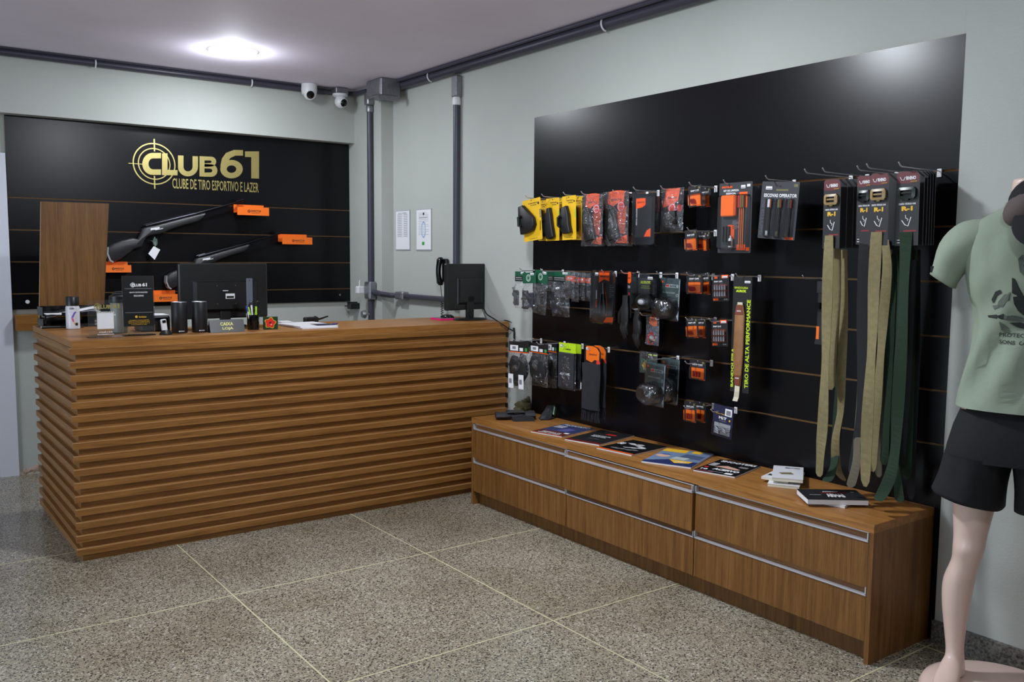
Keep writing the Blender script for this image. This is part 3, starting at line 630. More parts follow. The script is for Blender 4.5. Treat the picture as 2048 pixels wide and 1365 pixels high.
# receipt printer
t = thing('receipt_printer', 'black receipt printer with white paper on top behind the tumblers', 'printer', (-1.985, 4.80, ZC))
MB().box(-.07, .075, -.06, .08, 0, .078, BLK, cham=.008).build('body', t); MB().box(-.05, .05, -.062, -.05, .055, .07, BLKG).build('slot', t)
b = MB(); b.prism([(-.05, .083), (-.03, .092), (.0, .086), (.07, .084), (.07, .08), (-.06, .08)], -.05, .05, PAPER); b.build('paper', t)
# finger reader
t = thing('fingerprint_reader', 'small white and black fingerprint reader standing on the counter front edge', 'reader', (-1.990, 4.535, ZC), .1)
MB().lathe([(.030, 0), (.031, .004), (.024, .012), (.018, .022), (.0, .024)], BLK, n=24, sx=1, sy=.85).build('base', t, True)
b = MB(); b.box(-.013, .013, -.008, .010, .0, .062, WHITEP, cham=.004); b.box(-.009, .009, -.010, -.006, .044, .058, BLKG, cham=.002); b.xf(Matrix.Translation((-.004, 0, .014)) @ Matrix.Rotation(-.12, 4, 'Y')); tag(b.build('body', t), kind='stuff')
# tumblers
def tumbler(x, y, label):
    t = thing('can_cooler', label, 'can cooler', (x, y, ZC), 0, 'black can coolers')
    MB().lathe([(.037, 0), (.0385, .003), (.0385, .150), (.037, .1535), (.034, .1535), (.0335, .15), (.0335, .01), (.0, .01)], mat('powder_black', (26, 26, 29), .42), n=32).build('cup', t, True)
    MB().lathe([(.0372, .153), (.0362, .155), (.034, .1535)], STEEL, n=32).build('rim', t, True)
    b = MB(); b.text('INOX', -.008, .008, .022, .005, WINK, 0, 0, .03); b.disc(-.012, .0105, .003, WINK, 0); on_cyl(b, 0, .0388); b.build('lettering', t)
    return t
tumbler(-1.905, 4.60, 'matt black can cooler, the left one in front of the monitor')
tumbler(-1.805, 4.60, 'matt black can cooler, the right one beside the yellow-lettered sign')
# monitor on the counter, seen from behind
def monitor(x, y, rz, w, h, zb, label, deep, back=True, tilt=0):
    t = thing('computer_monitor', label, 'monitor', (x, y, ZC), rz)
    b = MB(); b.box(-w/2, w/2, 0, .035, zb, zb+h, BLK, cham=.006); b.build('casing', t)
    MB().box(-w/2+.015, w/2-.015, .0345, .036, zb+.02, zb+h-.015, BLKG).build('screen', t)
    b = MB(); a = w*(.36 if deep else .27); 
    b.loft([[(-a*k, yy, zb+h*(.5-.36*k)), (a*k, yy, zb+h*(.5-.36*k)), (a*k, yy, zb+h*(.5+.18*k)), (-a*k, yy, zb+h*(.5+.18*k))] for yy, k in ((0, 1.05), (-.018 if deep else -.008, 1), (-.03 if deep else -.012, .9))], BLK); b.build('back_housing', t)
    if deep:
        b = MB()
        for i in range(22): b.box(-a*.86+i*a*1.72/22, -a*.86+i*a*1.72/22+.004, -.0262, -.02, zb+h*.655, zb+h*.672, BLKG)
        tag(b.build('vent_slots', t), kind='stuff')
        b = MB(); b.rect(-.005, zb+h*.36, .05, .028, PAPER, -.0308); b.rect(0, zb+h*.37, .04, .012, INK, -.0312); b.rect(-.02, zb+h*.5, .03, .004, WINK, -.0308); b.build('rating_label', t)
        for i, (sx, sz) in enumerate(((-.05, .27), (.05, .27), (-.05, .6), (.05, .6))): MB().cyl((sx, -.032, zb+h*sz), .0025, .003, STEEL, 'y', 8).build('screw', t)
    b = MB(); b.box(-.028, .028, -.012, .012, .008, zb+h*.3, BLK, cham=.004); b.build('stand_neck', t)
    MB().lathe([(.115, 0), (.118, .004), (.11, .009), (.02, .014), (.0, .015)], BLK, n=36, sx=1, sy=.72).build('stand_base', t, True)
    return t
zb1 = at(446, 637, 'y', 4.86).z-ZC; a = at(358, 580, 'y', 4.86); c = at(535, 580, 'y', 4.86); zt1 = at(446, 527, 'y', 4.86).z-ZC
monitor((a.x+c.x)/2, 4.86, 0, c.x-a.x, zt1-zb1, zb1, 'wide black monitor seen from behind in the middle of the counter', True)
q = on(948, 641)
monitor(-.125, 4.66, .15, .37, .285, .062, 'small black monitor seen from behind at the right end of the counter', False)
# desk sign
t = thing('desk_sign', 'black tent sign with yellow lettering in front of the wide monitor', 'sign', (at(456, 663, 'y', 4.52).x, 4.52, ZC), -.02)
w = .175
b = MB(); b.prism([(.0, 0), (.05, 0), (.028, .062), (.024, .062)], -w/2, w/2, CARDB, plane='yz'); b.build('body', t)
b = MB(); b.text('CAIXA', -.034, .033, .066, .0165, mat('pale_yellow_ink', (232, 226, 130), .6), -.0, 0, .025); b.text('LOJA', -.026, .009, .056, .0165, mat('pale_yellow_ink', 0), 0, 0, .025)
b.v = [(x, .0245*z/.062-.0012, z) for x, y, z in b.v]; b.build('lettering', t)
# pen cup
t = thing('pen_cup', 'black mesh pen cup beside the yellow-lettered sign', 'pen cup', (-1.520, 4.62, ZC)); cupx = (-1.520, 4.62)
MB().lathe([(.030, 0), (.031, .003), (.032, .078), (.030, .078), (.029, .005), (.0, .005)], BLKG, n=24).build('cup', t, True)
t = thing('steel_ruler', 'steel ruler standing upright in the pen cup', 'ruler', (cupx[0]-.012, cupx[1]+.012, ZC+.007)); MB().box(-.0165, .0165, -.0008, .0008, 0, .262, mat('worn_steel', (128, 132, 150), .4, .7), cham=.0005).build('blade', t); MB().disc(0, .25, .003, INK, -.0012).build('hang_hole', t)
def pen(x, y, dx, dz, m, label, m2=WHITEP):
    t = thing('pen', label, 'pen', (cupx[0]+x, cupx[1]+y, ZC+.0065), 0, 'pens in the cup'); d = Vector((dx, 0, dz)); MB().tube([(0, 0, 0), d*.75], .0042, m2, 8).build('barrel', t, True); MB().tube([d*.75, d*.97, d], [.005, .0048, .003], m, 8).build('cap', t, True)
pen(-.014, -.012, -.025, .118, mat('blue_plastic', (60, 70, 170), .4), 'blue-capped pen leaning left in the pen cup'); pen(-.004, -.016, -.01, .122, WHITEP, 'white-capped pen in the pen cup'); pen(-.018, .004, -.02, .105, INK, 'black-capped pen in the pen cup')
LIME = mat('lime', (170, 220, 50), .4)
for i, (x, dx, hh, lb) in enumerate(((-.006, -.022, .112, 'lime highlighter leaning left in the pen cup'), (.010, .004, .115, 'lime highlighter upright beside the scissors'))):
    t = thing('highlighter', lb, 'highlighter', (cupx[0]+x, cupx[1]-.008, ZC+.0065), 0, 'lime highlighters'); MB().tube([(0, 0, 0), (dx*.7, 0, hh*.7)], .0065, LIME, 10).build('barrel', t, True); MB().tube([(dx*.7, 0, hh*.7), (dx, 0, hh)], .0055, LIME, 10).build('cap', t, True)
t = thing('scissors', 'black-handled scissors standing in the pen cup', 'scissors', (cupx[0]+.012, cupx[1]+.0, ZC+.0065))
for s, nm in ((-1, 'blade'), (1, 'blade')): MB().tube([(0, .001*s, 0), (s*.006, .001*s, .085)], .003, STEEL, 6).build(nm, t)
for s in (-1, 1): MB().tube([(s*.005+(.5*s+.5 if 0 else 0), .001*s, .08)]+[(s*.016+.014*math.cos(a*PI/8)*1, .001*s, .118+.022*math.sin(a*PI/8)) for a in range(-6, 11)]+[(s*.008, .001*s, .095)], .0038, BLK, 7).build('handle', t, True)
# hibiscus card
t = thing('flower_card', 'small box printed with a red hibiscus flower beside the pen cup', 'card box', (-1.440, 4.575, ZC), -.05)
w = .074; h = .066; MB().box(-w/2, w/2, 0, .018, 0, h, mat('leaf_green', (28, 58, 34), .35)).build('box', t)
RED = mat('petal_red', (214, 40, 24), .5); YL = mat('petal_edge', (206, 200, 50), .5); b = MB()
def flower(r, m, y): b.flat([(-.004+r*(1+.16*math.sin(5*a*PI/30+.8)+.05*math.sin(a*3.1))*math.cos(a*PI/30), .034+r*(1+.16*math.sin(5*a*PI/30+.8)+.05*math.sin(a*3.1))*.95*math.sin(a*PI/30)) for a in range(60)], m, y)
flower(.0285, YL, -.0006); flower(.0255, RED, -.0010); b.disc(-.004, .034, .007, mat('petal_heart', (110, 14, 14), .5), -.0013); b.disc(0, .026, .0035, mat('stamen', (240, 220, 170), .5), -.0016, 0); b.build('print', t)
# flat things: a slab fitted to four sight points (near-left, near-right, far-right, far-left) on a level plane
def slab(name, label, cat, pts, z, th, cover, edge, group=None, parent_print=None):
    P = [at(u, v, 'z', z+th) for u, v in pts]; bl, br, tr, tl = P
    c = (bl+br+tr+tl)/4; s = ((br-bl)+(tr-tl))/2; d = ((tl-bl)+(tr-br))/2; w = s.length; rz = math.atan2(s.y, s.x); n = Vector((-s.y, s.x, 0)).normalized(); h = abs(d.dot(n)); sh = d.dot(s.normalized())/max(h, 1e-6)
    t = thing(name, label, cat, (c.x, c.y, z), rz, group)
    b = MB(); b.box(-w/2, w/2, -h/2, h/2, 0, th*.9, edge); b.build('pages', t)
    b = MB(); b.box(-w/2-.001, w/2+.001, -h/2-.001, h/2+.001, th*.9, th, cover)
    b.build('cover', t)
    if parent_print:
        p = MB(); parent_print(p, w, h); p.v = [(x, zz-h/2, th-y) for x, y, zz in p.v]; p.build('print', t)
    return t, w, h
NAVY = mat('navy', (34, 36, 66), .4); CW = mat('cover_white', (226, 226, 230), .35)
def pr_note(p, w, h): p.flat([(w*.05, h*.55), (w*.5, h*.45), (w*.5, h), (w*.1, h)], NAVY, -.0005); p.flat([(-w*.05, h*.6), (w*.06, h*.55), (w*.1, h*.8)], mat('tan_print', (220, 160, 90), .5), -.0004)
slab('magazine', 'white magazine on the counter beside the flower card, under the navy-printed one', 'magazine', [(566, 650), (607, 657), (674, 653), (620, 645)], ZC, .006, CW, PAPER)
slab('magazine', 'white magazine with a navy print, uppermost on the counter', 'magazine', [(561, 647.5), (605, 654.5), (672, 649.5), (618, 642.5)], ZC+.0065, .006, CW, PAPER, None, pr_note)
slab('note_pad', 'small white note pad behind the flower card on the counter', 'note pad', [(556, 643), (566, 645.5), (584, 643.5), (572, 641)], ZC, .004, CW, PAPER)
t = thing('blue_pen', 'blue pen lying across the navy-printed magazine', 'pen', on(668, 648, ZC+.017), 0); MB().tube([(-.012, -.01, 0), (.022, .006, 0)], .0035, mat('blue_plastic', 0), 8).build('barrel', t, True); MB().tube([(.022, .006, 0), (.03, .010, 0)], [.003, .001], BLK, 8).build('tip', t, True)
# radio
t = thing('handheld_radio', 'black two-way radio lying on the counter behind the magazines', 'radio', (-1.075, 4.90, ZC), .1)
MB().box(-.042, .045, -.018, .018, 0, .034, BLKM, cham=.006).build('body', t); MB().tube([(.04, 0, .02), (.06, 0, .02), (.115, .0, .034)], [.007, .006, .004], BLK, 10).build('antenna', t, True); MB().cyl((.03, .0, .032), .007, .006, BLK, 'z', 12).build('knob', t, True)
b = MB()
for i in range(5): b.rect(-.03+i*.009, .008, .004, .016, BLKG, -.0185)
b.build('grille', t)
# pink phone
PINK = mat('pink_case', (236, 30, 120), .4)
t, w, h = slab('mobile_phone', 'mobile phone in a bright pink case on the counter under the wall telephone', 'phone', [(866, 636), (884, 638.5), (905.5, 636.5), (884, 634)], ZC, .011, PINK, PINK)
MB().box(-w/2+.006, w/2-.006, -h/2+.006, h/2-.006, .011, .0125, mat('phone_screen', (120, 130, 140), .1)).build('screen', t)
t = thing('white_cable', 'thin white cable looping from the pink phone up to the outlet box', 'cable', (0, 0, 0)); q = on(887, 635); MB().tube([(q.x, q.y, ZC+.02), (q.x+.06, q.y+.02, ZC+.03), (q.x+.12, q.y+.1, ZC+.09), (q.x+.15, q.y+.15, ZC+.12)], .0022, WHITEP, 6).build('cable', t, True)
t = thing('computer_mouse', 'black computer mouse on the counter left of the small monitor', 'mouse', (-.245, 4.73, ZC), .3); MB().ball((0, 0, .016), .032, .05, .018, BLKG, 18, 10).build('shell', t, True); MB().cyl((0, -.03, .02), .005, .012, BLK, 'z', 10).build('wheel', t)
# cables at the right end
def cable(label, pts, r=.0035, m=BLK):
    t = thing('black_cable', label, 'cable', pts[0]); a = Vector(pts[0]); P = [Vector(p)-a for p in pts]; out = []
    for i in range(len(P)-1):
        p0, p1, p2, p3 = P[max(i-1, 0)], P[i], P[i+1], P[min(i+2, len(P)-1)]
        for k in range(5):
            f = k/5; out.append(.5*((2*p1)+(p2-p0)*f+(2*p0-5*p1+4*p2-p3)*f*f+(3*p1-p0-3*p2+p3)*f**3))
    MB().tube(out+[P[-1]], r, m, 7).build('cable', t, True)
def A(u, v, y): q = at(u, v, 'y', y); return (q.x, q.y, q.z)
cable('black cable hanging from the small monitor over the front of the counter', [A(966, 612, 4.64), A(973, 628, 4.58), A(988, 638, 4.48), A(1003, 648, 4.38), A(1022, 660, 4.374), A(1033, 663, 4.376)], .004)
cable('black cable looping up behind the right end of the counter', [A(975, 634, 4.66), A(987, 625, 4.72), A(997, 615, 4.75), A(1007, 618, 4.75), A(1013, 630, 4.75), A(1015, 640, 4.75)], .0045)
cable('thin black cable running along the counter to its right corner', [A(985, 636, 4.60), A(1000, 640, 4.52), A(1015, 642, 4.43), A(1028, 648, 4.372), A(1034, 655, 4.372)], .003)
cable('thick black cable hanging down beside the right end of the counter', [(-.006, 4.36, .985), (-.004, 4.355, .96), (-.006, 4.352, .93), (-.004, 4.352, .84)], .007)

# ------------------------------------------------------------------ hooks and hanging goods on the right-hand panel
PXF = -.0205
def hook_y(u, L, z):                                   # y on the panel of the hook whose tip shows at column u
    lo, hi = 1.6, 4.6
    for _ in range(40):
        m = (lo+hi)/2
        if px((PXF-L, m, z))[0] > u: lo = m
        else: hi = m
    return lo
def hook(u, g, L, label, plate=True):
    z = GZ[g]; y = hook_y(u, L, z+.012)
    t = thing('display_hook', label, 'hook', (PXF, y, z), -PI/2, 'chrome hooks in the slatted wall')
    MB().tube([(0, -.001, .0), (0, -L*.55, -.001), (0, -L+.022, 0), (0, -L+.012, .003), (0, -L, .014)], .0024, HOOKM, 7).build('rod', t, True)
    b = MB(); b.box(-.009, .009, -.004, 0, -.022, .008, WHITEP, cham=.0015); b.build('plate', t)
    return PXF-L, y
YEL = mat('yellow_card', (236, 186, 28), .5); HOL = mat('holster_black', (15, 15, 17), .48, bump=.2, bs=250); OR2 = mat('vivid_orange', (244, 92, 22), .4); GREY = mat('grey_print', (130, 130, 136), .5)
REDP = mat('red_print', (190, 34, 34), .5); LG = mat('lime_print', (196, 222, 40), .5); DGREEN = mat('bottle_green', (20, 84, 58), .45); CHAR = mat('charcoal_card', (52, 52, 58), .45); MAROON = mat('maroon', (96, 30, 36), .45)
def root(name, label, cat, u0, v0, u1, v1, X, roll=0, yaw=0, group=None):
    um = (u0+u1)/2; vm = (v0+v1)/2; a = at(u0, vm, 'x', X); c = at(u1, vm, 'x', X); zt = at(um, v0, 'x', X).z; zb = at(um, v1, 'x', X).z
    t = thing(name, label, cat, (X, (a.y+c.y)/2, zt), -PI/2+math.radians(yaw), group); t.rotation_euler.y = math.radians(-roll)
    return t, a.y-c.y, zt-zb
def card(t, w, h, m, r=.004, th=.0012, nm='card'):
    p = []
    for cx, cz, a0 in ((w/2-r, -r, 0), (-w/2+r, -r, 90), (-w/2+r, -h+r, 180), (w/2-r, -h+r, 270)):
        for k in range(4): a = math.radians(a0+30*k); p.append((cx+r*math.cos(a), cz+r*math.sin(a)))
    MB().prism(p, 0, th, m).build(nm, t)
def film(t, w, h, d, seed=0, m=None, nm='bag', x=0, z=0, crumple=.4, nx=9, nz=13):
    vs = []; random.seed(seed)
    for j in range(nz+1):
        for i in range(nx+1):
            a = i/nx; c = j/nz; e = math.sin(PI*a)*min(1, 4*c*(1.02-c)*1.6)
            q = noise.noise(Vector((a*4+seed, c*6, seed*.7)))*crumple
            ed = 0 if 0 < i < nx else noise.noise(Vector((c*5, seed, i)))*.04*w
            vs.append((x+(a-.5)*w+ed, -.001-d*max(0, e)*(1+q)-abs(q)*d*.5*e, z-c*h+(noise.noise(Vector((a*5, seed, 3)))*.02*h if j == nz else 0)))
    b = MB(); b.add(vs, [[j*(nx+1)+i, (j+1)*(nx+1)+i, (j+1)*(nx+1)+i+1, j*(nx+1)+i+1] for j in range(nz) for i in range(nx)], m or BAG)
    o = b.build(nm, t, True, ang=80); return o
def clam(t, w, h, d, z=0, x=0, nm='blister', r=None, m=None):            # rounded clear shell
    r = r or min(w, h)*.16
    def ring(k, y):
        p = []
        for cx, cz, a0 in ((w/2-r, -r, 0), (-w/2+r, -r, 90), (-w/2+r, -h+r, 180), (w/2-r, -h+r, 270)):
            for q in range(5): a = math.radians(a0+22.5*q); p.append((x+(cx+r*math.cos(a))*k, y, z+(cz+r*math.sin(a)+h/2)*k-h/2))
        return p
    b = MB(); n = 20; rings = [ring(1, -.001), ring(.99, -d*.7), ring(.95, -d)]; vs = [p for q in rings for p in q]
    b.add(vs, [[i*n+k, i*n+(k+1) % n, (i+1)*n+(k+1) % n, (i+1)*n+k] for i in range(2) for k in range(n)]+[[2*n+k for k in range(n)]], m or CLEAR); b.build(nm, t, True, ang=30)
def sticker(b, x, z, w=.016, h=.009, y=-.0016): b.rect(x, z, w, h, PAPER, y); b.rect(x+.002, z+.002, w-.004, h*.3, GREY, y-.0002)
def inv_logo(b, x, z, w, h, m=INK, y=-.0012): b.disc(x+h*.4, z+h*.5, h*.5, m, y, h*.25, 6); b.text('INVICTUS', x+h, z+h*.12, w-h, h*.75, m, y, 0, .03)
HPOLY = [[(.02, .97), (.28, 1), (.55, .80), (.92, .52), (.98, .28), (.84, .08), (.5, .02), (.10, 0), (.06, .25), (.0, .6)],
         [(.42, .98), (.62, 1), (.72, .78), (.80, .5), (.98, .08), (.62, 0), (.42, .02), (.2, .30), (.0, .36), (.02, .66), (.2, .84), (.38, .80)],
         [(.30, .95), (.62, 1), (.8, .7), (.86, .35), (.98, .04), (.42, 0), (.25, .1), (.0, .3), (.02, .62), (.22, .80)],
         [(.3, .96), (.62, 1), (.85, .7), (.96, .04), (.4, 0), (.05, .6)]]
def holster(t, w, h, x, z, kind, th=.028):
    p = [((a-.5)*w+x, z+c*h) for a, c in HPOLY[kind]]
    MB().bevel_prism(p, -th-.001, -.0012, HOL, .005).build('holster', t, True)
    b = MB(); b.box(x-w*.46, x-w*.36, -th-.012, -th+.002, z+h*.28, z+h*.62, BLK, cham=.002); b.build('belt_clip', t)
    for k in (.28, .62): MB().cyl((x-w*.30, -th-.010, z+h*k), .007, .012, BLK, 'y', 14).build('screw_boss', t, True)
def yellow(u0, v0, u1, v1, X, roll, kind, label, hx=0, hw=.7, hh=.66, strip=None):
    t, w, h = root('holster_pack', label, 'holster', u0, v0, u1, v1, X, roll, 0, 'yellow carded holsters'); card(t, w, h, YEL)
    b = MB(); b.disc(0, -.008, .0035, INK, -.0004); b.text('COLDRE VELADO', -w*.18, -h*.12, w*.5, h*.03, INK, -.0006, 0, .03); b.text('GX TACTICAL', -w*.05, -h*.17, w*.34, h*.03, INK, -.0006, 0, .03)
    b.disc(w*.38, -h*.13, w*.045, INK); b.text('www.coldres.com', -w*.2, -h*.96, w*.45, h*.02, INK, -.0006)
    if strip: b.rect(w*.42, -h*.5, w*.06, h*.2, strip, -.0006)
    else: b.rect(w*.43, -h*.48, w*.06, h*.2, INK, -.0006); b.text('OWB HOLSTER', w*.48, -h*.47, h*.18, w*.03, WINK, -.0008, 1)
    if kind == 2: sticker(b, -w*.25, -h*.28)
    b.build('print', t); holster(t, w*hw, h*hh, hx*w, -h*(.12+hh) if kind == 0 else -h*(.24+hh*.98), kind)
    return t
for u, L, lb in ((1050.3, .20, 'hook of the leftmost yellow holsters'), (1082.8, .20, 'hook of the middle yellow holsters'), (1126, .20, 'hook of the right yellow holsters'),):
    hook(u, 0, L, 'chrome '+lb)
yellow(1077, 401, 1093, 482, -.10, 0, 1, 'yellow holster card hanging behind the leftmost one, mostly hidden', -.1, 1.2, .72)
yellow(1044, 398.5, 1080, 482, -.19, 6, 0, 'leftmost yellow card with a broad black holster', -.14, .86, .70)
yellow(1112, 397, 1128, 481, -.10, 0, 1, 'yellow holster card hanging behind the middle one, mostly hidden', 0, 1.0, .7, mat('violet', (110, 60, 170), .5))
yellow(1091.5, 396.5, 1118, 482, -.15, 1, 1, 'yellow holster card third in view, green strip at its edge', -.12, .9, .74, mat('green_strip', (150, 200, 60), .5))
yellow(1145, 393, 1165.5, 480.3, -.11, -1, 3, 'rightmost yellow holster card with a slim holster, beside the orange packs', -.05, .55, .6, mat('green_strip', 0))
yellow(1123.5, 392, 1151, 480, -.18, 2, 2, 'front yellow holster card with a white price sticker', -.1, .86, .64, mat('green_strip', 0))

def orange_pack(u0, v0, u1, v1, X, label, seed, roll=0, kind=0):
    t, w, h = root('holster_bag', label, 'holster pack', u0, v0, u1, v1, X, roll, 0, 'orange and black bagged holsters')
    n = 14; top = [(w*(.5-k/n), -.018*(1-math.sin(PI*k/n))) for k in range(n+1)]; pl = top+[(-w*.5, -h), (w*.5, -h)]
    MB().prism(pl, .001, .0022, CARDB).build('card', t)
    b = MB(); b.flat([(-w*.30, -.006), (-w*.1, -.001), (w*.15, -.001), (w*.34, -.006), (w*.30, -h*.24), (w*.1, -h*.22), (-.1*w, -h*.29), (-w*.34, -h*.24)], OR2, -.0)
    b.flat([(w*.05, -h*.4), (w*.42, -h*.3), (w*.36, -h*.82), (w*.12, -h*.78)], mat('burnt_orange', (196, 74, 26), .5), -.0)
    inv_logo(b, -w*.2, -h*.20, w*.42, h*.05); b.disc(w*.2, -h*.30, w*.15, mat('badge_red', (222, 60, 48), .4), -.0012); b.disc(w*.2, -h*.30, w*.12, WINK, -.0014, w*.105); b.text('LINHA', w*.12, -h*.31, w*.16, h*.018, WINK, -.0016)
    b.flat([(0, -h*.97), (w*.18, -h*.86), (w*.46, -h*.82), (w*.46, -h*.98)], OR2, -.0012); b.flat([(-w*.02, -h*.97), (w*.14, -h*.87), (w*.22, -h*.85), (w*.06, -h*.97)], WINK, -.0010)
    b.text('INVICTUS HOLSTER', -w*.40, -h*.9, h*.3, w*.06, OR2, -.0012, 1, .03); b.build('print', t)
    p = [(-w*.30, -h*.42), (-w*.08, -h*.36), (w*.04, -h*.42), (w*.26, -h*.88), (-w*.16, -h*.93), (-w*.34, -h*.7)]
    MB().bevel_prism(p, -.022, -.002, HOL, .005).build('holster', t, True)
    b = MB(); b.disc(-w*.12, -h*.55, w*.05, GREY, -.0225, w*.03, 6); b.build('emblem', t)
    film(t, w*1.02, h*1.0, .024, seed, z=-.004, crumple=.9); return t
for u, L, lb in ((1161.9, .17, 'of the first orange bag'), (1225.3, .12, 'of the second orange bag'), (1266.4, .17, 'of the clear long box'), (1321, .13, 'of the fourth orange bag')):
    hook(u, 0, L, 'chrome hook '+lb)
orange_pack(1169, 389, 1210, 491, -.09, 'orange and black holster bag hanging behind the first one', 3)
orange_pack(1163.5, 387, 1205.5, 491, -.155, 'first orange and black holster bag from the yellow cards', 1)
orange_pack(1216, 384, 1266, 491, -.085, 'orange and black holster bag hanging behind the wide one', 4)
orange_pack(1207, 381, 1257, 489.5, -.12, 'widest orange and black holster bag, second from the yellow cards', 2)
t, w, h = root('long_clear_box', 'long clear blister box with a black and orange card, between the orange bags', 'blister pack', 1272, 380, 1319, 493, -.14)
MB().box(-w*.38, w*.30, -.022, -.002, -h*.84, -h*.13, CARDB).build('carton', t)
b = MB(); b.flat([(-w*.36, -h*.15), (w*.04, -h*.15), (w*.04, -h*.27), (-w*.1, -h*.31), (-w*.36, -h*.33)], OR2, -.0226); inv_logo(b, -w*.3, -h*.24, w*.3, h*.04, INK, -.023); b.flat([(0, -h*.83), (w*.12, -h*.72), (w*.28, -h*.68), (w*.28, -h*.83)], OR2, -.0226); b.text('PISTOL HOLSTER', -w*.30, -h*.62, h*.3, w*.05, WINK, -.0226, 1); sticker(b, w*.1, -h*.08, y=-.03); b.build('print', t)
clam(t, w, h, .028, r=.022)
t, w, h = root('magazine_pouch_bag', 'orange and black bag with a double pouch, just left of the small carded packs', 'pouch pack', 1322, 376.5, 1367, 464.5, -.11)
MB().prism([(-w*.3, 0), (w*.4, 0), (w*.5, -h*.2), (w*.46, -h*.95), (-w*.44, -h), (-w*.5, -h*.5)], .001, .002, CARDB).build('card', t)
b = MB(); b.flat([(-w*.28, -.001), (w*.34, -.001), (w*.25, -h*.3), (-w*.40, -h*.44)], OR2, -0.0002); inv_logo(b, -w*.2, -h*.25, w*.4, h*.06); b.disc(0, -h*.45, w*.17, mat('badge_red', 0), -.0012); b.disc(w*.33, -h*.46, w*.12, mat('badge_red', 0), -.001); b.disc(0, -h*.45, w*.13, WINK, -.0014, w*.115); b.build('print', t)
MB().bevel_prism([(-w*.3, -h*.52), (w*.3, -h*.52), (w*.34, -h*.82), (-w*.34, -h*.82)], -.026, -.002, HOL, .005).build('pouch', t, True); film(t, w, h, .03, 9, crumple=.9)

# small carded dummy rounds in six rows
RDP = mat('dummy_red', (176, 26, 26), .25, .6)
def snap(u0, v0, u1, v1, X, label, roll=3, yaw=0, style=0):
    t, w, h = root('snap_cap_card', label, 'carded rounds', u0, v0, u1, v1, X, roll, yaw, 'small orange and black round packs'); card(t, w, h, CARDB, .003)
    b = MB(); b.disc(-w*.0, -.005, .003, GREY, -.0003); b.text('SNAP CAPS', -w*.32, -h*.28, w*.62, h*.075, WINK, -.0006, 0, .03); b.text('MUNIÇÃO DE MANEJO', -w*.32, -h*.33, w*.62, h*.03, GREY, -.0006); b.rect(w*.26, -h*.18, w*.14, h*.1, mat('khaki_print', (110, 104, 60), .5))
    b.rect(-w*.38, -h*.93, w*.78, h*.53, ORANGE, -.0005); b.rect(w*.1, -h*.98, w*.36, h*.035, OR2, -.0006); b.build('print', t)
    for i in range(3):
        x = -w*.18+i*w*.16; z = -h*(.74+.04*(i % 2))
        if style: MB().lathe([(.0, 0), (w*.05, 0), (w*.05, h*.2), (w*.03, h*.27), (0, h*.29)], RDP, (x, -.008, -h*.84), 10).build('round', t, True)
        else: MB().lathe([(.0, 0), (w*.05, 0), (w*.05, w*.26), (w*.03, w*.34), (0, w*.36)], RDP, (-w*.30+i*.04*w, -.008, -h*(.66+.075*i)), 10, 'x').build('round', t, True)
    clam(t, w*.84, h*.58, .014, -h*.37, 0, r=.006); return t
rows = {0: '', 1: ''}
S = [(1376, 371, 1402.5, 414, 0, -.15, 'front one, top row', 4, 0), (1399, 375, 1421, 415, 0, -.08, 'rear one, top row', 2, 0),
     (1369, 460, 1393, 502.5, 1, -.16, 'front one, second row', 5, 0), (1394, 463.5, 1413.5, 502.6, 1, -.12, 'middle one, second row', 3, 0), (1401, 462, 1420, 501, 1, -.08, 'rear one, second row', 3, 1),
     (1372.5, 548, 1404, 588.5, 2, -.15, 'front one, third row', 2, 0), (1402, 546, 1419, 591, 2, -.09, 'rear tilted one, third row', 6, 1),
     (1371.5, 636, 1395, 677, 3, -.17, 'front one, fourth row', 6, 0), (1393, 636, 1411.6, 677, 3, -.10, 'rear one, fourth row', 3, 1),
     (1379, 720, 1411.5, 760.5, 4, -.13, 'single one, fifth row', 0, 1),
     (1368, 803.5, 1392, 845, 5, -.17, 'front one, lowest row', 2, 1), (1386.5, 803.5, 1411.5, 845, 5, -.11, 'rear one, lowest row', 1, 1)]
HK = [(1377.8, 0, .18), (1374, 1, .19), (1373, 2, .18), (1371, 3, .20), (1370, 4, .18), (1367.7, 5, .20)]
for i, (u, g, L) in enumerate(HK): hook(u, g, L, 'chrome hook of the small orange round packs, %s row' % ['top', 'second', 'third', 'fourth', 'fifth', 'lowest'][i])
for u0, v0, u1, v1, g, X, lb, roll, st in sorted(S, key=lambda s: -s[5]): snap(u0, v0, u1, v1, X, 'small orange and black round pack, '+lb, roll, 0, st)
def snap10(u0, v0, u1, v1, X, label, roll):
    t, w, h = root('snap_cap_card', label, 'carded rounds', u0, v0, u1, v1, X, roll, 0, 'ten-round packs'); card(t, w, h, CARDB, .003)
    b = MB(); b.text('SB', -w*.38, -h*.14, w*.2, h*.09, OR2, -.0006, 0, .04); sticker(b, w*.12, -h*.12, w*.3, h*.07); b.rect(w*.05, -h*.13, w*.4, h*.12, OR2, -.0005); b.text('SNAP CAPS', -w*.4, -h*.28, w*.5, h*.06, WINK, -.0006, 0, .03); b.rect(-w*.4, -h*.84, w*.78, h*.48, mat('rust_print', (140, 52, 30), .5)); b.text('10 UN', w*.2, -h*.95, w*.2, h*.05, WINK); b.rect(-w*.44, -h*.97, w*.3, h*.08, OR2); b.build('print', t)
    for r in range(2):
        for i in range(5): MB().lathe([(0, 0), (w*.055, 0), (w*.055, h*.13), (w*.03, h*.19), (0, h*.2)], mat('brushed_aluminium', 0), (-w*.29+i*w*.15, -.007, -h*(.57+.235*r)), 10).build('round', t, True)
    clam(t, w*.84, h*.56, .013, -h*.32, 0, r=.006)
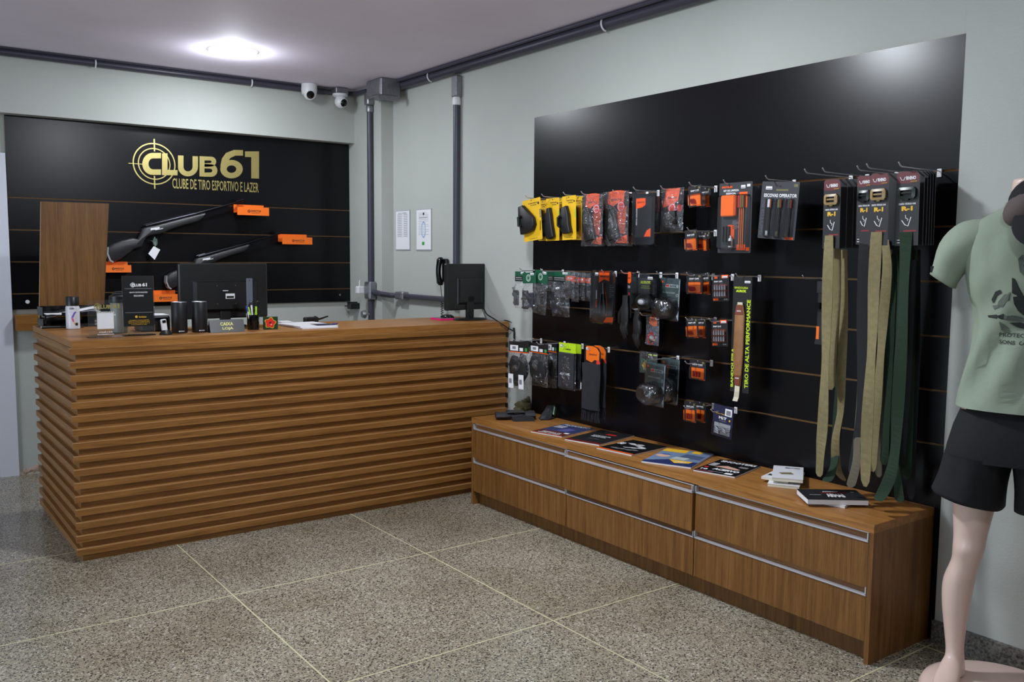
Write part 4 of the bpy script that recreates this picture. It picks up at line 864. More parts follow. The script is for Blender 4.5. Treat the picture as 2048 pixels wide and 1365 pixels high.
hook(1414.7, 2, .17, 'chrome hook of the upper ten-round pack'); snap10(1424, 550, 1457, 603, -.12, 'black card of ten silver rounds, the upper one', 3)
hook(1418, 3, .17, 'chrome hook of the lower ten-round pack'); snap10(1422, 640, 1454, 693, -.12, 'black card of ten silver rounds, the lower one', 4)

# cleaning kit
hook(1446.6, 0, .16, 'chrome hook of the large cleaning kit card')
t, w, h = root('cleaning_kit', 'large dark card with orange cloth and cleaning rods', 'cleaning kit', 1437, 368, 1503, 509, -.145); t.location.z += .006; card(t, w, h, CHAR, .004)
b = MB(); b.text('SHOTGUN', -w*.42, -h*.075, w*.32, h*.03, OR2, -.0006, 0, .05); b.text('KIT DE LIMPEZA', -w*.36, -h*.125, w*.46, h*.028, WINK, -.0006, 0, .03); b.text('ESSENCIAL', -w*.28, -h*.165, w*.3, h*.026, WINK, -.0006, 0, .03)
sticker(b, w*.17, -h*.09, w*.13, h*.045); b.rect(w*.34, -h*.07, w*.1, h*.035, WINK); b.rect(w*.12, -h*.36, w*.24, h*.22, OR2); b.rect(-w*.2, -h*.8, w*.2, h*.2, OR2); b.rect(w*.08, -h*.96, w*.26, h*.08, OR2); b.rect(w*.36, -h*.97, w*.1, h*.05, OR2)
for i in range(7): b.rect(-w*.06, -h*(.55+.018*i), w*(.2 if i % 3 else .13), h*.007, GREY)
b.build('print', t)
MB().box(-w*.36, w*.06, -.02, -.001, -h*.48, -h*.18, ORANGE, cham=.004).build('cloth', t); MB().box(w*.0, w*.09, -.016, -.001, -h*.475, -h*.185, mat('orange_shade', (200, 84, 20), .5), cham=.003).build('cloth', t)
for i in range(3): MB().tube([(w*(.17+.055*i), -.006, -h*.93), (w*(.17+.055*i), -.006, -h*.22)], .0022, mat('orange_rod', (246, 128, 50), .35), 8).build('rod', t, True)
for i, m in enumerate((REDP, mat('bronze_bristle', (120, 92, 40), .5), mat('bronze_bristle', 0))): MB().cyl((w*(.16+.06*i), -.009, -h*.36), .006, h*.17, m, 'z', 10).build('brush', t, True)
MB().lathe([(.0, 0), (.010, 0), (.010, .035), (.004, .042), (.004, .05), (0, .05)], WHITEP, (-w*.05, -.012, -h*.92), 14).build('oil_bottle', t, True); MB().box(-w*.1, 0, -.0225, -.021, -h*.9, -h*.83, CARDB).build('bottle_label', t)
for i in range(3): MB().tube([(-w*(.32-.09*i), -.008, -h*.84), (-w*(.32-.09*i), -.008, -h*.62)], .005, BLK, 8).build('jag', t, True)
clam(t, w*.9, h*.78, .022, -h*.17, 0, r=.01)
# brush card
hook(1530.8, 0, .19, 'chrome hook of the brush card')
t, w, h = root('brush_card', 'dark card with three small cleaning brushes', 'brush set', 1523, 363.5, 1598, 479, -.155, -4); card(t, w, h, CHAR, .005)
b = MB(); b.text('ESCOVAS OPERATOR', -w*.42, -h*.27, w*.88, h*.06, WINK, -.0006, 0, .03); sticker(b, -w*.38, -h*.14, w*.17, h*.055); b.disc(-w*.0, -h*.08, h*.02, INK, -.0007); b.rect(-w*.1, -h*.16, w*.32, h*.03, mat('khaki_print', 0)); b.rect(w*.36, -h*.09, w*.1, h*.05, mat('khaki_print', 0)); b.text('SHOTGUN', -w*.34, -h*.95, h*.62, w*.13, mat('ghost_print', (72, 72, 78), .5), -.0006, 1, .05); b.rect(w*.24, -h*.99, w*.22, h*.04, OR2); b.build('print', t)
for i, m in enumerate((WINK, mat('olive_bristle', (104, 100, 50), .6), mat('dark_bristle', (60, 50, 46), .6))):
    x = -w*(.22-.27*i); P = [(x+.001*math.sin(k*1.3), -.009, -h*(.93-.62*k/10)) for k in range(11)]
    MB().tube(P, [.0045, .0035, .0045, .0032, .0045, .0035, .0048, .0036, .0045, .004, .004], BLK, 8).build('handle', t, True); MB().box(x-.006, x+.006, -.014, -.006, -h*.45, -h*.31, m, cham=.001).build('bristles', t); MB().box(x-.005, x+.005, -.013, -.006, -h*.94, -h*.86, m, cham=.001).build('bristles', t); MB().box(x+.006, x+.009, -.011, -.006, -h*.45, -h*.31, mat('burnt_orange', 0)).build('brush_head', t)
    clam(t, w*.17, h*.7, .017, -h*.28, x, r=.008)
# leather sling card
hook(1471.4, 2, .16, 'chrome hook of the long sling card')
t, w, h = root('sling_card', 'long black card with lime lettering and a brown leather rifle sling', 'sling', 1463.5, 553.5, 1501, 786, -.13); card(t, w, h, CARDB, .003)
b = MB(); sticker(b, w*.12, -h*.055, w*.3, h*.02); b.text('BANDOLEIRA', -w*.42, -h*.105, w*.72, h*.018, LG, -.0006, 0, .02); b.text('AUROK', -w*.34, -h*.135, w*.56, h*.022, LG, -.0006, 0, .06); b.text('TIRO DE ALTA PERFORMANCE', w*.46, -h*.955, h*.76, w*.2, LG, -.0006, 1, .03); b.text('BANDOLEIRA', -w*.34, -h*.96, h*.34, w*.14, LG, -.0006, 1, .03); b.build('print', t)
LEA = mat('leather', (138, 96, 58), .55, var=.15, vs=40, bump=.3, bs=400); LE2 = mat('leather_dark', (122, 62, 44), .45); WEB = mat('cream_webbing', (206, 198, 176), .8, bump=.4, bs=600)
c0 = -w*.04; MB().bevel_prism([(c0-w*.17, -h*.24), (c0+w*.17, -h*.24), (c0+w*.27, -h*.33), (c0+w*.24, -h*.7), (c0+w*.16, -h*.945), (c0-w*.14, -h*.94), (c0-w*.28, -h*.7), (c0-w*.25, -h*.33)], -.012, -.002, LEA, .003).build('strap', t, True)
MB().bevel_prism([(c0-w*.15, -h*.245), (c0+w*.15, -h*.245), (c0+w*.22, -h*.325), (c0-w*.22, -h*.325)], -.014, -.011, LE2, .001).build('end_patch', t); MB().bevel_prism([(c0-w*.16, -h*.85), (c0+w*.18, -h*.85), (c0+w*.14, -h*.94), (c0-w*.12, -h*.935)], -.014, -.011, LE2, .001).build('end_patch', t)
b = MB(); b.text('AUROK', c0-w*.12, -h*.30, w*.24, h*.012, WINK, -.0146, 0, .04); b.text('AUROK', c0-w*.10, -h*.88, w*.22, h*.012, WINK, -.0146, 0, .04); b.build('lettering', t)
MB().box(c0-w*.12, c0+w*.14, -.010, -.004, -h*.24, -h*.22, WEB).build('webbing', t); MB().loft([[(x, y, z) for x, y, z in ((c0-w*.12+s, yy, zz), (c0+w*.14+s, yy, zz), (c0+w*.14+s, yy-.003, zz), (c0-w*.12+s, yy-.003, zz))] for s, yy, zz in ((0, -.008, -h*.94), (.002, -.012, -h*.99), (-.002, -.01, -h*1.04), (-.004, -.016, -h*1.075))], WEB).build('webbing', t)
# silver dummy rounds
hook(1421.5, 5, .17, 'chrome hook of the navy round pack')
t, w, h = root('dummy_round_pack', 'navy pack of loose silver dummy rounds, lowest on the wall', 'carded rounds', 1427, 812, 1467, 876, -.14, -4); card(t, w, h, NAVY, .003)
b = MB(); b.text('Snap Caps', -w*.38, -h*.3, w*.5, h*.05, YINK); b.text('M:T', -w*.2, -h*.44, w*.4, h*.09, WINK, -.0006, 0, .05); b.text('DO BRASIL', -w*.16, -h*.5, w*.34, h*.03, GREY); b.rect(w*.1, -h*.30, w*.34, h*.23, PAPER, -.0014); b.rect(w*.16, -h*.27, w*.22, h*.15, GREY, -.0016); b.rect(-w*.40, -h*.92, w*.82, h*.36, mat('pack_window', (170, 172, 176), .4), -.0006); b.disc(w*.35, -h*.43, w*.04, YINK); b.build('print', t)
for i in range(9):
    a = math.radians((i*37) % 70-30); x = -w*.28+(i % 4)*w*.18; z = -h*(.70+.075*(i//4)); d = Vector((math.cos(a), 0, math.sin(a)))*w*.2
    MB().tube([(x, -.007, z), (x+d.x*.7, -.007, z+d.z*.7), (x+d.x, -.007, z+d.z)], [w*.045, w*.045, w*.02], CHROME, 8).build('round', t, True)
clam(t, w*.88, h*.42, .014, -h*.54, 0, r=.006)

# ear muffs in clamshells
TEAL = mat('teal_card', (58, 74, 74), .45, var=.3, vs=30)
def muff(u0, v0, u1, v1, X, label):
    t, w, h = root('ear_muff_pack', label, 'ear muffs', u0, v0, u1, v1, X, -2, 0, 'clamshells with black ear muffs'); card(t, w*.97, h*.98, TEAL, .008)
    b = MB(); b.rect(-w*.22, -h*.22, w*.62, h*.075, mat('pale_band', (150, 160, 160), .5)); b.text('NTK', w*.0, -h*.21, w*.34, h*.05, mat('band_ink', (30, 60, 64), .5), -.0008, 0, .06); b.rect(-w*.2, -h*.205, w*.16, h*.045, REDP, -.0008); b.text('MANO X EARS', -w*.34, -h*.36, w*.6, h*.04, mat('pale_band', 0), -.0006, 0, .02); b.disc(-w*.36, -h*.1, w*.04, OR2); b.disc(w*.36, -h*.39, w*.06, mat('pale_band', 0), -.0006, w*.03); b.build('print', t)
    MB().ball((w*.02, -.030, -h*.68), w*.34, .026, h*.21, BLKG, 22, 14).build('cup', t, True); MB().ball((-w*.1, -.046, -h*.66), w*.2, .018, h*.16, BLK, 18, 12).build('cup', t, True)
    MB().tube([(w*.30*math.cos(a*PI/12), -.03, -h*.6+h*.13*math.sin(a*PI/12)) for a in range(13)], .005, BLKG, 8).build('headband', t, True)
    n = 18; P = [(w*.47*math.cos(2*PI*k/n)*1.0, -.062, -h*.70+h*.25*math.sin(2*PI*k/n)) for k in range(n)]; Q = [(w*.5*math.cos(2*PI*k/n), -.001, -h*.70+h*.28*math.sin(2*PI*k/n)) for k in range(n)]; R_ = [(w*.3*math.cos(2*PI*k/n)-.004, -.078, -h*.70+h*.15*math.sin(2*PI*k/n)) for k in range(n)]
    bb = MB(); bb.add(Q+P+R_, [[i*n+k, i*n+(k+1) % n, (i+1)*n+(k+1) % n, (i+1)*n+k] for i in range(2) for k in range(n)]+[[2*n+k for k in range(n)]], plastic_film('blister_shell', (.96, .96, .97), .10, .35, 30, 0, .10)); bb.build('blister', t, True, ang=80)
    clam(t, w, h, .006, r=.006, nm='clamshell'); return t
hook(1297, 4, .20, 'chrome hook of the lower ear muffs'); hook(1275, 2, .16, 'chrome hook of the lime-lettered ear muffs'); hook(1313, 2, .14, 'chrome hook of the upper clamshell ear muffs')
t, w, h = root('flag_patch_pack', 'small green and black patch packet behind the lower ear muffs', 'patch', 1279, 704, 1315, 748, -.08); card(t, w, h, CARDB, .003)
b = MB(); b.rect(-w*.44, -h*.95, w*.6, h*.62, mat('flag_green', (24, 92, 56), .6)); b.flat([(-w*.14, -h*.4), (w*.12, -h*.64), (-w*.14, -h*.88), (-w*.38, -h*.64)], YINK, -.0008); b.rect(w*.0, -h*.16, w*.2, h*.06, LG); b.rect(w*.26, -h*.16, w*.2, h*.06, LG); b.build('print', t); film(t, w, h, .008, 21)
muff(1322, 717, 1359.5, 809, -.07, 'clear pack with black ear muffs, rear one of the lower pair'); muff(1290, 726, 1331.5, 813, -.16, 'clear pack with black ear muffs, front one of the lower pair'); muff(1319.5, 556.5, 1361, 642.5, -.09, 'clear pack with black ear muffs, the upper one, right of the lime-lettered pack')
t, w, h = root('ear_muff_box', 'clear pack with black card, lime lettering and a grey oval cup', 'ear muffs', 1276, 546, 1314, 622.5, -.13); 
MB().box(-w*.44, w*.40, -.006, -.001, -h*.55, -h*.14, CARDB).build('card', t); b = MB(); b.text('AUROK', -w*.34, -h*.29, w*.58, h*.075, LG, -.0068, 0, .08); b.text('PROTECAO ATIVA', -w*.26, -h*.36, w*.42, h*.025, LG, -.0068); b.text('ALTA PERFORMANCE', -w*.3, -h*.41, w*.5, h*.025, LG, -.0068); sticker(b, w*.06, -h*.17, w*.26, h*.07, -.0072); b.build('print', t)
MB().ball((-.0, -.022, -h*.75), w*.42, .022, h*.21, BLK, 22, 12).build('cup', t, True); MB().ball((.002, -.040, -h*.75), w*.22, .008, h*.09, mat('cup_pad', (170, 172, 178), .5), 20, 8).build('cup_pad', t, True); clam(t, w, h, .046, r=.016)
# patch with lips
hook(1280, 3, .15, 'chrome hook of the patch packet')
t, w, h = root('patch_pack', 'grey packet showing a red lips patch under an orange header', 'patch', 1293, 634, 1318.5, 691, -.12, -1); card(t, w, h, CARDB, .002)
b = MB(); b.rect(-w*.5, -h, w, h*.70, mat('slate_fabric', (92, 94, 112), .8), -.0006); b.flat([(-w*.26, 0), (w*.34, 0), (w*.34, -h*.3), (w*.1, -h*.34), (-w*.1, -h*.3), (-w*.26, -h*.27)], ORANGE, -.001); inv_logo(b, -w*.18, -h*.14, w*.44, h*.07)
LP = mat('lip_red', (200, 30, 36), .5); b.disc(-w*.1, -h*.76, w*.32, LP, -.0012, 0, 24, 1.15); b.disc(-w*.06, -h*.78, w*.2, INK, -.0014, 0, 20, 1.2); b.disc(-w*.05, -h*.74, w*.17, WINK, -.0016, 0, 20, .8); b.flat([(-w*.2, -h*.76), (w*.1, -h*.79), (w*.3, -h*.83), (w*.08, -h*.84), (-w*.18, -h*.80)], mat('tan_print2', (214, 190, 130), .5), -.002); b.build('print', t); film(t, w*1.04, h, .006, 31)
sb = MB(); sticker(sb, w*.25, -h*.08, w*.3, h*.08, -.008); sb.build('price_sticker', t)
# narrow card with gloves
hook(1242, 2, .12, 'chrome hook of the black gloves')
t, w, h = root('glove_card', 'narrow orange and black card edge with a pair of black gloves hanging below', 'gloves', 1249, 543.5, 1268, 636, -.10, 0, -25); card(t, w, h, CARDB, .006)
b = MB(); b.flat([(-w*.36, -.004), (-w*.1, -.001), (w*.2, -.001), (w*.38, -.006), (w*.38, -h*.22), (0, -h*.26), (-w*.36, -h*.24)], OR2); inv_logo(b, -w*.26, -h*.16, w*.5, h*.04); b.rect(-w*.3, -h*.36, w*.5, h*.06, GREY); b.disc(0, -h*.48, w*.12, REDP); b.build('print', t)
def glove(ox, oz, sz, mir, yy):
    random.seed(int(abs(ox)*1000)+5); b = MB(); P = []
    n = 12
    def ring(cx, cz, rx, ry): return [(ox+mir*(cx+rx*math.cos(2*PI*k/n)), yy+ry*math.sin(2*PI*k/n), oz+cz+.003*math.sin(3*k)) for k in range(n)]
    b.loft([ring(0, 0, .034*sz, .012), ring(0, -.03*sz, .030*sz, .013), ring(.002, -.07*sz, .040*sz, .018), ring(.0, -.12*sz, .044*sz, .018), ring(0, -.145*sz, .038*sz, .014)], BLKM)
    for i, (fx, fl) in enumerate(((-.032, .065), (-.011, .078), (.010, .074), (.030, .056))):
        b.tube([(ox+mir*fx*sz, yy, oz-.13*sz), (ox+mir*(fx*1.08)*sz, yy-.006, oz-(.13+fl*.5)*sz), (ox+mir*fx*1.05*sz, yy+.004, oz-(.13+fl)*sz), (ox+mir*fx*1.0*sz, yy+.008, oz-(.138+fl)*sz)], [.0105*sz, .0105*sz, .0095*sz, .004], BLKM, 9)
    b.tube([(ox-mir*.03*sz, yy, oz-.06*sz), (ox-mir*.058*sz, yy-.008, oz-.095*sz), (ox-mir*.064*sz, yy-.008, oz-.135*sz), (ox-mir*.062*sz, yy-.006, oz-.145*sz)], [.013*sz, .012*sz, .010*sz, .004], BLKM, 9)
    return b
glove(-.020, -h*.52, 1.02, 1, -.012).build('glove', t, True); glove(.045, -h*.72, .98, -1, .03).build('glove', t, True)
# pliers
hook(1203, 2, .10, 'chrome hook of the multi-tool pack')
t, w, h = root('multi_tool_pack', 'clear pack with a folding multi-tool on an orange and black card', 'multi-tool', 1185.5, 540.5, 1232.5, 649, -.10, -1)
n = 16; MB().prism([(w*.46, -.02), (w*.3, -.006), (0, 0), (-w*.3, -.006), (-w*.46, -.02), (-w*.48, -h*.9), (-w*.3, -h*.97), (0, -h), (w*.3, -h*.97), (w*.48, -h*.9)], .001, .002, CARDB).build('card', t)
b = MB(); b.flat([(-w*.24, -.004), (w*.2, -.004), (w*.2, -h*.2), (-w*.02, -h*.17), (-w*.24, -h*.24)], OR2, 0); inv_logo(b, -w*.18, -h*.14, w*.36, h*.04); sticker(b, -w*.40, -h*.11, w*.14, h*.06); b.flat([(0, -h*.97), (w*.12, -h*.87), (w*.42, -h*.85), (w*.40, -h*.95)], OR2); b.text('NORDIC', -w*.30, -h*.54, h*.16, w*.05, WINK, -.0006, 1, .04); b.text('MULTITOOL', -w*.30, -h*.70, h*.14, w*.05, OR2, -.0006, 1, .04); b.line([(w*.0, -h*.25), (w*.08, -h*.45), (w*.12, -h*.6), (w*.12, -h*.85)], .003, OR2)
for i in range(7): b.rect(w*.22, -h*(.28+.035*i), w*(.18 if i % 2 else .1), h*.008, GREY)
b.build('print', t)
MB().bevel_prism([(-w*.02, -h*.24), (w*.02, -h*.24), (w*.06, -h*.44), (-w*.09, -h*.44)], -.014, -.004, mat('tool_steel', (110, 110, 114), .3, .9), .002).build('jaws', t, True)
for s in (-1, 1): MB().bevel_prism([(-w*.02+s*w*.02, -h*.44), (-w*.02+s*w*.09, -h*.44), (-w*.02+s*w*.17, -h*.80), (-w*.02+s*w*.05, -h*.81)], -.016, -.004, mat('tool_grey', (52, 52, 56), .3, .8), .003).build('handle', t, True)
clam(t, w, h, .020, r=.02)

# green-headed bags at the far end
for u, g, L, lb in ((1039, 2, .16, 'chrome hook of the left green-headed bag'), (1081, 2, .16, 'chrome hook of the right green-headed bags')): hook(u, g, L, lb)
def green_bag(u0, v0, u1, v1, X, hh, label, seed, logo_=1, roll=0, items=2, fullb=True):
    t, w, h = root('magazine_pouch_bag', label, 'pouch bag', u0, v0, u1, v1, X, roll, 0, 'clear bags with green headers'); random.seed(seed)
    MB().box(-w*.52, w*.52, -.003, .001, -h*hh, 0, DGREEN).build('header', t)
    b = MB()
    if logo_: b.disc(-w*.05, -h*hh*.5, w*.17, WINK, -.0036, w*.14, 24); b.disc(-w*.05, -h*hh*.5, w*.12, mat('pale_green', (120, 160, 130), .5), -.0036, w*.07, 14)
    else: b.rect(-w*.5, -h*hh*.98, w*.8, h*hh*.5, INK, -.0034); b.text('MANUFATURA', -w*.4, -h*hh*.66, w*.6, h*hh*.08, WINK, -.0038, 0, .02); b.text('DE ARTIGOS TÁTICOS', -w*.4, -h*hh*.84, w*.62, h*hh*.07, WINK, -.0038, 0, .02)
    sticker(b, w*.1, -h*hh*.25, w*.3, h*hh*.2, -.004); b.build('print', t)
    for i in range(items): MB().box((-.42+.44*i)*w, (-.42+.44*i+.4)*w, -.022, -.002, -h*(.93-.04*i), -h*(hh+.18+.06*((i+seed) % 2)), mat('nylon_black', (40, 38, 48), .6), cham=.006).build('pouch', t)
    film(t, w*1.04, h*(1-hh), .030, seed, z=-h*hh, crumple=1.0)
    return t
green_bag(1031, 543.3, 1050, 617, -.165, .27, 'clear bag with green and black header at the far left of the middle row', 11, 0, 0, 1)
green_bag(1090, 543, 1118, 620, -.06, .25, 'rear bag with a plain green header, mostly hidden', 15, 0, 0, 1)
green_bag(1106, 544, 1139, 634, -.10, .22, 'tall dark clear bag with green header and white lettering', 14, 0, 0, 1)
green_bag(1071, 541.5, 1096, 629, -.15, .29, 'clear bag with round white emblem on green, the right one of two', 13, 1, -5, 1)
green_bag(1046, 545.7, 1071, 624, -.17, .27, 'clear bag with round white emblem on green, the left one of two', 12, 1, 3, 2)
def zip_bag(u0, v0, u1, v1, X, label, seed):
    t, w, h = root('zip_bag', label, 'zip bag', u0, v0, u1, v1, X, 0, 0, 'clear zip bags with an orange stripe')
    b = MB(); b.rect(-w*.48, -h*.36, w*.96, h*.17, OR2, .0015); b.text('HOPPE', -w*.2, -h*.31, w*.4, h*.07, WINK, .0013, 0, .04); b.build('stripe', t)
    MB().bevel_prism([(-w*.34, -h*.45), (w*.3, -h*.42), (w*.36, -h*.85), (-w*.3, -h*.9)], -.014, -.002, mat('nylon_black', 0), .004).build('tool', t, True); film(t, w*1.03, h, .018, seed, crumple=1.1)
for a in ((1165, 546, 1184, 603, -.06, 'clear zip bag with orange stripe, nearest to the multi-tool pack', 24), (1153, 545, 1170, 601, -.09, 'clear zip bag with orange stripe, third of the row', 23), (1144, 543.5, 1158, 604, -.12, 'clear zip bag with orange stripe, second of the row', 22), (1130.5, 541.5, 1149, 598, -.15, 'clear zip bag with orange stripe, first beside the green headers', 20)): zip_bag(*a)

# lower left row
for u, L, lb in ((1027, .20, 'of the left black-headed bags'), (1073, .20, 'of the middle black-headed bags'), (1123, .15, 'of the lime-headed bags'), (1175, .15, 'of the fringed scarves')): hook(u, 4, L, 'chrome hook '+lb)
def black_bag(u0, v0, u1, v1, X, label, seed, tags=0, roll=0):
    t, w, h = root('shemagh_bag', label, 'bag', u0, v0, u1, v1, X, roll, 0, 'clear bags with black headers'); hh = .23
    MB().box(-w*.5, w*.5, -.003, .001, -h*hh, 0, CARDB).build('header', t); b = MB(); b.rect(-w*.5, -h*hh, w, h*.018, OR2, -.0034); b.rect(-w*.44, -h*hh*.85, w*.42, h*.12, PAPER, -.0036); b.rect(-w*.32, -h*hh*.7, w*.18, h*.06, GREY, -.004); b.rect(w*.05, -h*hh*.85, w*.18, h*.07, PAPER, -.0036); b.rect(w*.32, -h*hh*.85, w*.12, h*.07, mat('green_print', (60, 150, 70), .5), -.0036); b.build('print', t)
    b = MB(); random.seed(seed); b.ball((0, -.014, -h*.60), w*.42, .014, h*.30, BLKM, 16, 10, .35); b.build('garment', t, True)
    film(t, w*1.02, h*(1-hh), .022, seed, z=-h*hh, crumple=.9)
    if tags:
        for i in range(tags): b = MB(); b.rect(-w*.36+i*w*.55, -h*.98, w*.26, h*.3, PAPER, -.030-.003*i); b.rect(-w*.32+i*w*.55, -h*.88, w*.14, h*.1, GREY, -.0306-.003*i); b.build('price_tag', t)
black_bag(1094, 683, 1114, 776, -.07, 'clear bag with black header, rear one beside the lime header', 43); black_bag(1040, 682, 1062, 770, -.12, 'clear bag with black header, rear one between the left pair', 42)
black_bag(1060, 687, 1096, 773, -.17, 'clear bag with black header and orange line, the middle one', 41); black_bag(1018.5, 684, 1057, 778, -.19, 'leftmost clear bag with black header and two white tags', 40, 2, 2)
def lime_bag(u0, v0, u1, v1, X, label, seed, letter=True):
    t, w, h = root('sleeve_bag', label, 'bag', u0, v0, u1, v1, X, 0, 0, 'lime-headed bags'); hh = .2
    MB().box(-w*.5, w*.5, -.003, .001, -h*hh, 0, mat('lime_card', (184, 220, 30), .45)).build('header', t); b = MB(); sticker(b, -w*.42, -h*hh*.5, w*.16, h*.06, -.0036)
    if letter: b.text('AUROK', -w*.12, -h*hh*.72, w*.34, h*.03, INK, -.0036, 0, .06)
    b.line([(-w*.06, -h*hh*.45), (0, -h*.01), (w*.08, -h*hh*.45)], .0012, INK, -.004)
    b.build('print', t); MB().box(-w*.47, w*.45, -.014, -.001, -h*.97, -h*hh, mat('nylon_slate', (42, 42, 50), .6), cham=.004).build('sleeve', t)
    if letter: MB().text('AUROK', -w*.34, -h*.68, w*.62, h*.05, WINK, -.0146, 0, .1).build('lettering', t)
    film(t, w, h*(1-hh), .018, seed, z=-h*hh, crumple=.7)
lime_bag(1135, 688, 1162, 780, -.09, 'lime-headed bag hanging behind the front one', 51, False); lime_bag(1118.5, 687, 1152, 780, -.14, 'front lime-headed bag with white lettering', 50)
SCARF = mat('scarf_black', (30, 31, 38), .9, bump=.5, bs=500)
def scarf(u0, v0, u1, v1, X, label, seed):
    t, w, h = root('scarf_pack', label, 'scarf', u0, v0, u1, v1, X, 0, 0, 'black fringed scarves on orange cards'); random.seed(seed); hh = .25
    n = 8; MB().prism([(w*.42, -.03), (w*.3, -.008), (.0, 0), (-w*.44, -.002), (-w*.46, -h*hh), (w*.42, -h*hh)], -.002, .0, CARDB).build('card', t)
    b = MB(); b.flat([(-w*.36, -.004), (0, -.002), (w*.22, -.010), (w*.36, -.03), (w*.34, -h*.19), (w*.1, -h*.18), (-w*.05, -h*.22), (-w*.36, -h*.19)], ORANGE, -.0026); inv_logo(b, -w*.2, -h*.13, w*.42, h*.03, INK, -.003); b.disc(w*.3, -h*.215, w*.1, mat('badge_red', 0), -.0032); sticker(b, -w*.36, -h*.06, w*.16, h*.03, -.0034); b.build('print', t)
    b = MB(); N = 14; b.loft([[(math.cos(2*PI*k/N)*w*.48*(1+.05*math.sin(5*k+j)), -.012+math.sin(2*PI*k/N)*(.014+.004*math.sin(4*k+j)), -h*(hh-.02+.6*j/7)) for k in range(N)] for j in range(8)], SCARF); b.build('scarf', t, True)
    b = MB()
    for i in range(26): x = -w*.46+w*.92*i/25; b.tube([(x, -.012+.006*math.sin(i*2), -h*.82), (x*1.03+random.uniform(-.002, .002), -.012+random.uniform(-.006, .006), -h*.9), (x*1.08+random.uniform(-.004, .004), -.012, -h*(.985+.015*random.random()))], .0018, SCARF, 4)
    tag(b.build('fringe', t), kind='stuff'); MB().rect(-w*.44, -h*.58, .006, .035, WINK, -.028).build('woven_label', t)
scarf(1184, 691, 1216, 838, -.10, 'black fringed scarf hanging behind the front one', 61); scarf(1167, 692, 1204, 845, -.15, 'front black fringed scarf on a rounded orange card', 60)

# partly hidden goods beside the belts
hook(1604.8, 2, .15, 'bare chrome hook left of the belts'); hook(1609, 0, .30, 'bare chrome hook above the belts')
t, w, h = root('buckle_pack', 'small black buckle pack with an orange-edged label, half hidden behind the tan belts', 'buckle pack', 1631, 563, 1650, 692, -.10)
MB().box(-w*.4, w*.4, -.003, 0, -h*.18, 0, CARDB).build('card', t); MB().prism([(-w*.4, -h*.33), (w*.1, -h*.33), (w*.1, -h*.43), (-w*.4, -h*.43)], -.012, -.002, BLKG).build('buckle', t); MB().prism([(-w*.45, -h*.98), (w*.3, -h*.98), (w*.3, -h*.68), (-w*.2, -h*.68)], -.003, 0, CARDB).build('card_flap', t); MB().rect(-w*.3, -h*.9, w*.3, h*.2, ORANGE, -.0036).build('print', t); MB().box(-w*.3, w*.3, .0, .003, -h*.70, -h*.16, BLKM).build('strap', t)

# ------------------------------------------------------------------ tactical belts on printed cards
TAN = mat('tan_webbing', (130, 119, 84), .85, var=.12, vs=60, bump=.6, bs=420); OLV = mat('olive_webbing', (96, 90, 74), .85, bump=.6, bs=420); GRNW = mat('green_webbing', (22, 46, 27), .85, bump=.6, bs=420); BLKW = mat('black_webbing', (20, 22, 26), .85, bump=.4, bs=420); GLT = mat('bright_green_webbing', (62, 116, 66), .85, bump=.6, bs=420)
def ribbon(t, pts, m, X, wd=.036, nm='webbing', point=True):
    """pts: (column, row, offset from the wall plane) down the strap's centre line"""
    P = []
    o = t.location; inv = t.matrix_basis.inverted() if False else None
    rt_ = (Matrix.Translation(t.location) @ t.rotation_euler.to_matrix().to_4x4()).inverted()
    for u, v, dx in pts: P.append(rt_ @ at(u, v, 'x', X+dx))
    out = []
    for i in range(len(P)-1):
        p0, p1, p2, p3 = P[max(i-1, 0)], P[i], P[i+1], P[min(i+2, len(P)-1)]
        for k in range(6):
            f = k/6; out.append(.5*((2*p1)+(p2-p0)*f+(2*p0-5*p1+4*p2-p3)*f*f+(3*p1-p0-3*p2+p3)*f**3))
    out.append(P[-1]); b = MB(); vs = []
    n = len(out)
    for i, p in enumerate(out):
        tw = .25*math.sin(i*.35+pts[0][0]); hw = wd/2
        if point and i == n-1: hw *= .35
        if point and i == n-2: hw *= .9
        sx = math.cos(tw)*hw; sy = math.sin(tw)*hw
        vs += [(p.x-sx, p.y-sy, p.z), (p.x+sx, p.y+sy, p.z), (p.x+sx, p.y+sy+.0018, p.z), (p.x-sx, p.y-sy+.0018, p.z)]
    fs = [[i*4+k, i*4+(k+1) % 4, (i+1)*4+(k+1) % 4, (i+1)*4+k] for i in range(n-1) for k in range(4)]+[[3, 2, 1, 0], [4*n-4, 4*n-3, 4*n-2, 4*n-1]]
    b.add(vs, fs, m); return b.build(nm, t)
